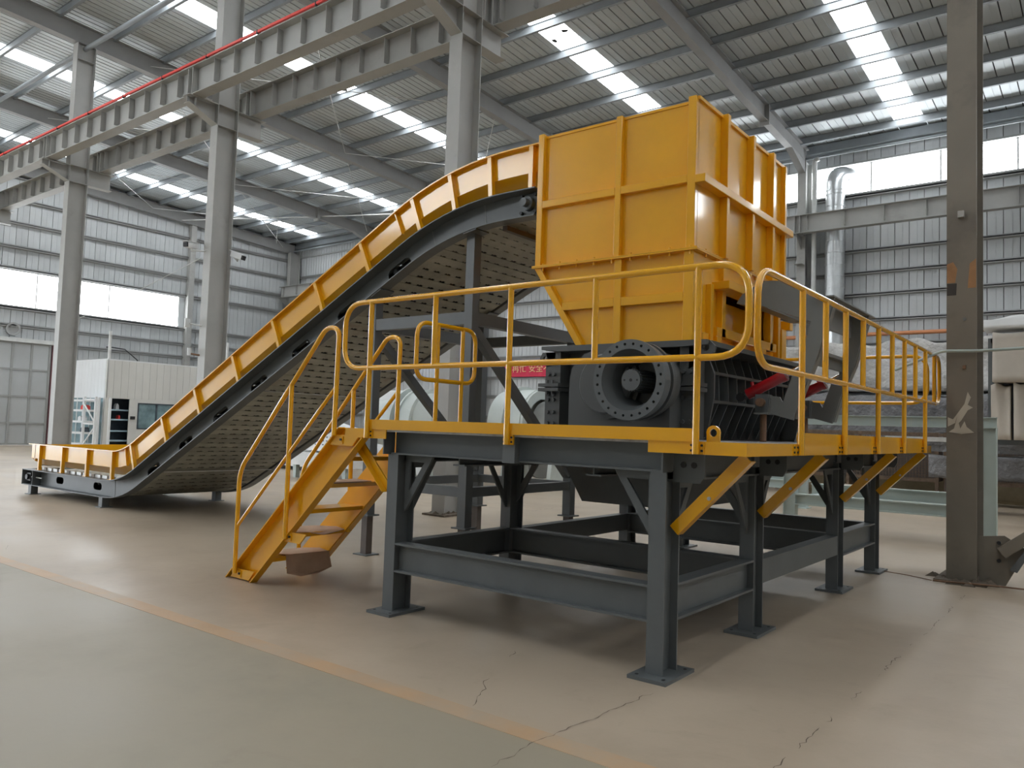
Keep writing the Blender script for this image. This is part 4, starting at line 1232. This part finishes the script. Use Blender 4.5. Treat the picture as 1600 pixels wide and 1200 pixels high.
tag(MB().tube([(-16.75, 9.7, 5.2), (-24, 11.2, 4.9), (-32, 12.8, 4.75)], .008, 5).build('sagging_wire', PIPEW), 'thin pale wire sagging from a column towards the gable window', 'wire')

# ================================================================== BACKGROUND, MIDDLE
# red slogan banner on the long wall
bt = thing('slogan_banner', 'red cloth banner with pale gold Chinese slogan on the long wall', 'banner', (-21.9, YW-.2, 4.1))
bx_0, bx_1, bz0, bz1 = -23.55, -19.9, 3.92, 4.66
n = 24
vs, fs = [], []
for i in range(n+1):
    x = bx_0 + (bx_1-bx_0)*i/n
    yy = YW - .17 + .02*math.sin(i*1.3)
    vs += [(x, yy, bz0), (x, yy, bz1), (x, yy+.01, bz0), (x, yy+.01, bz1)]
for i in range(n):
    k = 4*i
    fs += [(k, k+4, k+5, k+1), (k+2, k+3, k+7, k+6), (k+1, k+5, k+7, k+3), (k, k+2, k+6, k+4)]
MB().add(vs, fs).build('cloth', BANNER, bt)
fc_ = bpy.data.curves.new('lettering', 'FONT')
fc_.body = '生产再忙 安全不忘'
fc_.size = .42
fc_.extrude = .004
fc_.align_x = 'CENTER'
fc_.align_y = 'CENTER'
fo_ = bpy.data.objects.new('lettering', fc_)
COL.objects.link(fo_)
bpy.context.view_layer.update()
me_ = bpy.data.meshes.new_from_object(fo_.evaluated_get(bpy.context.evaluated_depsgraph_get()))
bpy.data.objects.remove(fo_)
fo_ = bpy.data.objects.new('lettering', me_)
COL.objects.link(fo_)
fo_.rotation_euler = (R(90), 0, 0)
fo_.location = Vector(((bx_0+bx_1)/2, YW-.20, (bz0+bz1)/2)) - ORG[bt.name]
fo_.parent = bt
me_.materials.clear(); me_.materials.append(GOLD)

# pale green fans / drums lying behind the platform
def drum(label, p, segs, M=DRUM):
    t = thing('fan_drum', label, 'drum', (p[0], p[1], 0))
    for nm, x0, x1, r0, r1, mm in segs:
        if nm == 'flange':
            MB().prism([circ(p[1], p[2], r0, 36), circ(p[1], p[2], r1, 36)], p[0]+x0, p[0]+x1, 'yz').build('flange_ring', mm, t)
        else:
            MB().lathe((p[0], p[1], p[2]), (1, 0, 0), [(x0, 0), (x0, r0), (x1, r1), (x1, r1*.97), (x0+.05, r0*.97), (x0+.05, 0)], 40).build(nm, mm, t)
    for dx in (.3, segs[-1][2]-.3):
        MB().prism([(p[1]-.6, .0), (p[1]+.6, .0), (p[1]+.4, p[2]-.3), (p[1]-.4, p[2]-.3)], p[0]+dx-.06, p[0]+dx+.06, 'yz').build('saddle', M, t)
drum('pale green fan drum with rolled flanges behind the stair head', (-16.3, 15.6, 1.55),
     [('drum_shell', -.6, .75, .62, .78, DRUM), ('flange', .75, .83, 1.0, .70, DRUM), ('drum_shell', .83, 1.0, .80, .80, DRUM), ('flange', 1.0, 1.06, .95, .7, DRUM), ('drum_shell', 1.06, 1.45, .90, .90, DRUM), ('flange', 1.45, 1.5, .94, .6, DRUM), ('outlet_cone', 1.5, 2.0, .84, .6, DRUM)])
drum('pale green fan drum with dark open mouth behind the conveyor tower', (-13.3, 17.0, 1.62),
     [('drum_shell', 0, .5, .9, .9, DRUM), ('flange', .5, .58, 1.02, .8, DRUM), ('drum_shell', .58, 1.1, .94, .94, DRUM), ('flange', 1.1, 1.18, .92, .68, DRUM), ('outlet_cone', 1.25, 2.1, .62, .70, GRY2)])
tag(MB().cyl((-14.0, 19.6, 1.2), (-13.9, 19.6, 1.2), 1.2, 36).build('end_disc', GRY2), 'grey round end disc leaning behind the open drum', 'disc')
t = thing('machine_cabinet', 'white machine cabinet with black vent behind the stair', 'cabinet', (-17.6, 17.4, 0))
MB().box(-18.9, -16.2, 16.9, 18.4, 0, 2.55).build('cabinet_body', WHITE, t, .02)
MB().box(-17.5, -17.15, 16.885, 16.9, 1.95, 2.4).build('vent', BLACK, t)
MB().box(-16.199, -16.19, 17.1, 17.5, 1.9, 2.3).build('vent', BLACK, t)
t = thing('perforated_machine', 'white perforated machine skid on the floor under the conveyor', 'machine', (-16.4, 13.6, 0))
MB().prism([(-17.6, .75), (-15.4, .75), (-15.6, 1.25), (-16.9, 1.5), (-17.4, 1.2)], 13.2, 14.2).build('perforated_cover', WHITE, t)
mb = MB()
for i in range(8):
    for j in range(3):
        mb.box(-16.9+i*.15, -16.85+i*.15, 13.19, 13.2, .9+j*.1, .93+j*.1)
mb.build('perforation', NAVY, t)['kind'] = 'stuff'
MB().box(-17.8, -15.2, 13.1, 14.4, .35, .7).build('skid_frame', PIPEW, t)
for x in (-17.5, -16.4, -15.5):
    MB().box(x-.06, x+.06, 13.15, 13.27, 0, .35).build('skid_leg', PALEG, t)
MB().box(-16.0, -15.55, 13.05, 13.1, .4, .68).build('control_panel', NAVY, t)
t = thing('floor_pallet', 'pale stack of parts on a low pallet beyond the stair', 'pallet', (-20, 15.5, 0))
MB().box(-21.3, -18.9, 15.1, 16.4, .12, .3).build('pallet_deck', PIPEW, t)
for x in (-21.1, -20.1, -19.1):
    MB().box(x-.08, x+.08, 15.1, 16.4, 0, .12).build('pallet_skid', PIPEW, t)
MB().prism([(-21.0, .3), (-19.4, .3), (-19.6, .7), (-20.6, .85), (-20.9, .6)], 15.2, 16.2).build('load', GRY2, t)

# ================================================================== BACKGROUND, RIGHT
# silver spiral duct with elbow, pipes on the long wall
t = thing('air_duct', 'silver wrapped air duct rising to an elbow at the high windows', 'duct', (-7.95, 28.75, 0))
path = [(-7.95, 28.75, 3.6), (-7.95, 28.75, 10.2), (-7.95, 28.75, 10.55), (-7.9, 28.85, 10.85), (-7.8, 29.0, 11.0), (-7.7, 29.35, 11.05)]
MB().tube(rounded([(-7.95, 28.7, 3.6), (-7.95, 28.7, 10.95), (-7.55, 29.35, 10.95)], .55, 6), .32, 24).build('duct_pipe', DUCT, t)
for z in [3.9 + .42*i for i in range(16)] + [10.35]:
    MB().prism([circ(-7.95, 28.7, .335, 24), circ(-7.95, 28.7, .31, 24)], z-.02, z+.02, 'xy').build('duct_band', DUCT, t)
tag(MB().tube(rounded([(-8.65, 28.6, 0), (-8.65, 28.6, 11.55), (-8.5, 28.6, 11.6)], .05), .085, 10).build('downpipe', PIPEW), 'white downpipe beside the wall column and silver duct', 'pipe')
tag(MB().cyl((-20, YW-.3, 5.18), (10, YW-.3, 5.18), .07, 10).build('gas_pipe', COPPER), 'orange gas pipe running along the long wall', 'pipe')
tag(MB().cyl((-20, YW-.35, 4.1), (10, YW-.35, 4.1), .05, 8).build('cable_tray', GRY), 'dark pipe along the long wall above the covered goods', 'pipe')
# cable lashed round the near column
tag(MB().tube(rounded([(-2.0, 9.62, 2.30), (-1.54, 9.70, 2.51), (-1.18, 9.70, 2.50), (1.2, 9.75, 2.60)], .06), .018, 6).build('hose', PALEG), 'pale hose lashed across the grimy column at shoulder height', 'hose')
# bolted brace at the foot of the near column
t = thing('column_brace', 'grey bolted gusset and diagonal brace at the foot of the grimy column', 'brace', (-1.1, 9.9, 0))
MB().prism([(-1.215, .02), (-.97, .0), (-.80, .34), (-.78, .40), (-.98, .53), (-1.215, .50)], 9.92, 9.94).build('gusset_plate', COLNEAR, t)
MB().bar((-1.0, 9.90, .35), (.4, 9.90, 1.5), .14, .12).build('diagonal', COLNEAR, t)
MB().prism([(-.93, .18), (-.76, .45), (-.72, .43), (-.86, .16)], 9.85, 10.02).build('edge_plate', GRY, t)
MB().cyl((-1.03, 9.90, .45), (-1.03, 9.92, .45), .02, 8).cyl((-1.03, 9.90, .26), (-1.03, 9.92, .26), .02, 8).build('bolt', BOLT, t)
tag(MB().tube([(-1.6, 9.55, .02), (-1.1, 9.6, .035), (-.6, 9.75, .02), (0.6, 10.1, .02)], .009, 6).build('steel_rod', RUST), 'rusty rod lying on the floor by the grimy column foot', 'rod')
tag(MB().tube([(-2.3, 9.85, .012), (-1.9, 9.75, .012), (-1.62, 9.6, .012)], .005, 5).build('wire_scrap', RUST), 'thin rusty wire on the floor pointing at the grimy column', 'wire')
# pale green steel trestles
def trestle(label, x0, x1, y, zt, M=PALEG):
    t = thing('steel_trestle', label, 'trestle', ((x0+x1)/2, y, 0))
    for x in (x0, x1):
        MB().box(x-.10, x-.088, y, y+.15, 0, zt-.16).box(x+.088, x+.10, y, y+.15, 0, zt-.16).box(x-.088, x+.088, y+.07, y+.08, 0, zt-.16).build('leg', M, t)
        MB().box(x-.14, x+.14, y-.1, y+.25, 0, .02).build('foot_plate', M, t)
    MB().ibx(x0-.1, x1+.1, y+.075, zt-.16, zt, .15).build('top_beam', M, t)
    MB().ibx(x0+.1, x1-.1, y+.075, .40, .58, .15, .02, .012).build('lower_beam', M, t)
    MB().ibx(x0+.1, x1-.1, y+.9, .52, .72, .15, .02, .012).build('lower_beam', M, t)
    for x in (x0+.4, x1-.4):
        MB().box(x-.06, x+.06, y+.15, y+.9, .48, .58).build('cross_tie', M, t)
trestle('pale green steel trestle behind the grimy column', -4.35, -1.5, 13.2, 1.89)
trestle('longer pale green steel trestle deeper in the hall', -9.6, -5.4, 17.2, 1.6)
# long wrapped beams stacked on the floor
t = thing('wrapped_beam', 'long dark plastic-wrapped beam, upper of the two beyond the trestle', 'beam', (-.5, 20, 1.45))
MB().box(-4.3, 6, 19.8, 20.6, 1.45, 1.52).box(-4.3, 6, 19.85, 20.55, 1.30, 1.45).build('beam_body', TARPD, t)
MB().box(-4.32, -4.3, 19.8, 20.6, 1.3, 1.62).build('end_plate', LINK, t)
MB().box(-4.3, 6, 19.78, 19.82, 1.52, 1.62).build('top_edge', LINK, t)
def rough_block(name, label, cat, x0, x1, y0, y1, z0, z1, M, nx=24, nz=8, amp=.06, seed=0, lean=0.0, foldf=2.5):
    """draped sheeting: a closed box whose skin is creased"""
    rd = random.Random(seed)
    ph = [rd.uniform(0, 6) for _ in range(6)]
    def f(u, v):
        return amp*(math.sin(u*foldf+ph[0]+.6*math.sin(v*2+ph[1])) + .6*math.sin(u*foldf*2.3+ph[2]+v) + .4*math.sin(v*3+ph[3]+u))
    vs, fs = [], []
    for j in range(nz+1):
        for i in range(nx+1):
            u, v = x0+(x1-x0)*i/nx, z0+(z1-z0)*j/nz
            dy = f(u, v)
            top = 1 if j == nz else 0
            vs.append((u, y0+dy+lean*(v-z0), v + (top*f(u*1.3, 5)*.8)))
    k = len(vs)
    for j in range(nz+1):
        for i in range(nx+1):
            u, v = x0+(x1-x0)*i/nx, z0+(z1-z0)*j/nz
            vs.append((u, y1, v + ((j == nz)*f(u*1.3, 6)*.8)))
    q = nx+1
    for j in range(nz):
        for i in range(nx):
            a = j*q+i
            fs += [(a, a+1, a+q+1, a+q), (k+a, k+a+q, k+a+q+1, k+a+1)]
    for i in range(nx):
        a = nz*q+i
        fs += [(a, a+1, k+a+1, k+a), (i, k+i, k+i+1, i+1)]
    for j in range(nz):
        a, b = j*q, j*q+nx
        fs += [(a, a+q, k+a+q, k+a), (b, k+b, k+b+q, b+q)]
    mb = MB().add(vs, fs, True)
    return tag(mb.build(name, M), label, cat)
rough_block('wrapped_beam', 'long dark plastic-wrapped beam, lower of the two beyond the trestle', 'beam', -3.4, 6, 19.75, 20.7, .72, 1.22, TARPD, 40, 6, .03, 3)
t = thing('timber_bearer', 'dark bearers holding the wrapped beams off the floor', 'bearer', (0, 20.2, 0))
for x in (-3.0, 0.5, 4):
    MB().box(x-.1, x+.1, 19.9, 20.6, 0, .70).build('bearer_block', BROWN, t)
rough_block('covered_stack', 'tall stack of goods under crumpled clear plastic beside the guardrail end', 'covered stack', -8.5, -2.6, 24.5, 27, 2.95, 4.35, TARP, 50, 10, .08, 5)
rough_block('covered_stack', 'lower stack under dark grey plastic below the clear sheet', 'covered stack', -8.3, -2.7, 24.3, 27.2, 0, 2.82, TARPD, 40, 12, .06, 6)
rough_block('tan_tarpaulin', 'tan tarpaulin heaped on the floor by the long wall', 'tarpaulin', -8.2, 4, 23.4, 24.1, 0, .95, SAND, 60, 8, .06, 7, .2)
for k, (a, b) in enumerate(((-8.0, -5.9), (-5.7, -3.6), (-3.4, -1.3), (-1.1, 1.0))):
    t = thing('mesh_cage', ['rusty mesh cage at the hopper end of the row', 'rusty mesh cage second from the hopper', 'rusty mesh cage third from the hopper', 'rusty mesh cage beyond the grimy column'][k], 'cage', ((a+b)/2, 22.5, 0))
    for x in (a, b):
        for y in (22.0, 23.2):
            MB().box(x-.04, x+.04, y-.04, y+.04, 0, 1.75).build('corner_post', MESHM, t)
    for z in (.55, 1.7):
        MB().box(a, b, 21.97, 22.03, z-.04, z+.04).box(a, b, 23.17, 23.23, z-.04, z+.04).build('cage_rail', MESHM, t)
    mb = MB()
    i = a + .08
    while i < b:
        mb.box(i-.006, i+.006, 21.99, 22.0, .55, 1.7); i += .07
    z = .6
    while z < 1.7:
        mb.box(a, b, 21.985, 21.99, z-.005, z+.005); z += .07
    mb.build('wire_mesh', MESHM, t)['kind'] = 'stuff'
    MB().box(a+.05, b-.05, 22.1, 23.1, .5, 1.5).build('cage_load', BROWN, t)
tag(MB().tube([(-5.7, 21.75, .17), (-4.8, 21.4, .17), (-4.2, 21.1, .17)], .17, 14).build('sheet_roll', CLOTH), 'rolled pale sheet lying on the floor before the tan tarpaulin', 'roll')
tag(MB().prism([(-9.1, 0), (-8.3, 0), (-8.25, .3), (-9.0, .32)], 22.6, 23.4).build('crate', mat('red_brown_crate', (.36, .12, .06), .7)), 'low red-brown crate on the floor behind the platform legs', 'crate')
# covers hanging at the right edge
rough_block('cloth_cover', 'pale cloth cover hanging from a rack at the right edge, upper fold', 'cover', -2.0, .55, 18.3, 18.9, 2.75, 3.75, CLOTH, 30, 8, .05, 9)
for k, (a, b, z0, M, l) in enumerate(((-2.05, -1.72, 1.6, CLOTH, 'narrow pale cover strip beside the grimy column'), (-1.66, -1.38, 1.6, CLOTH, 'darker folded cover strip second from the grimy column'),
                        (-1.18, -.62, 1.6, TARP, 'wide pale cover hanging third from the grimy column'), (-.55, .7, 1.6, CLOTH, 'broad pale cover at the picture edge'))):
    rough_block('cloth_cover', l, 'cover', a, b, 18.45, 18.8, z0, 2.70, M, 18, 8, .045, 20+k, 0, 9)
t = thing('cover_rack', 'dark rack behind the hanging cloth covers', 'rack', (-.8, 19, 0))
for x in (-2.1, .6, 3):
    MB().box(x-.05, x+.05, 18.9, 19.0, 0, 3.7).build('upright', GRY, t)
MB().box(-2.1, 3, 18.9, 19.0, 3.6, 3.7).box(-2.1, 3, 18.9, 19.0, 1.5, 1.6).build('rack_beam', GRY, t)
MB().box(-2.1, 3, 19.1, 19.15, 1.6, 3.6).build('back_sheet', DARKGAP, t)
rough_block('white_sheet', 'white sheet bundle on the rack above the hanging covers', 'bundle', -2.2, 3, 18.2, 19.2, 3.84, 4.05, WHITE, 30, 4, .04, 31)
tag(MB().prism([(-1.0, .02), (3.4, .02), (3.4, .36), (-1.0, .36)], 15.9, 16.5).build('steel_slab', LINK), 'long grey steel slab on the floor beyond the column brace', 'slab')

# ------------------------------------------------------------------ groups of repeated things
GROUPS = {'guardrail': 'yellow guardrails of the platform', 'crane_girder': 'crane runway girders', 'mesh_cage': 'rusty mesh cages by the long wall',
          'cloth_cover': 'cloth covers hanging on the rack', 'cardboard_sheet': 'cardboard on the stair treads', 'steel_trestle': 'pale green trestles',
          'security_camera': 'cameras on the column', 'fan_drum': 'pale green fan drums', 'wrapped_beam': 'wrapped beams on bearers',
          'covered_stack': 'covered stacks by the long wall', 'tool_case': 'items on the storage rack', 'container': 'items on the cabin shelf',
          'column': 'steel columns of the hall', 'vent_pipe': 'white pipes over the cabin'}
for o in list(S.objects):
    if o.parent is None:
        g = GROUPS.get(o.name.split('.')[0])
        if g:
            o['group'] = g
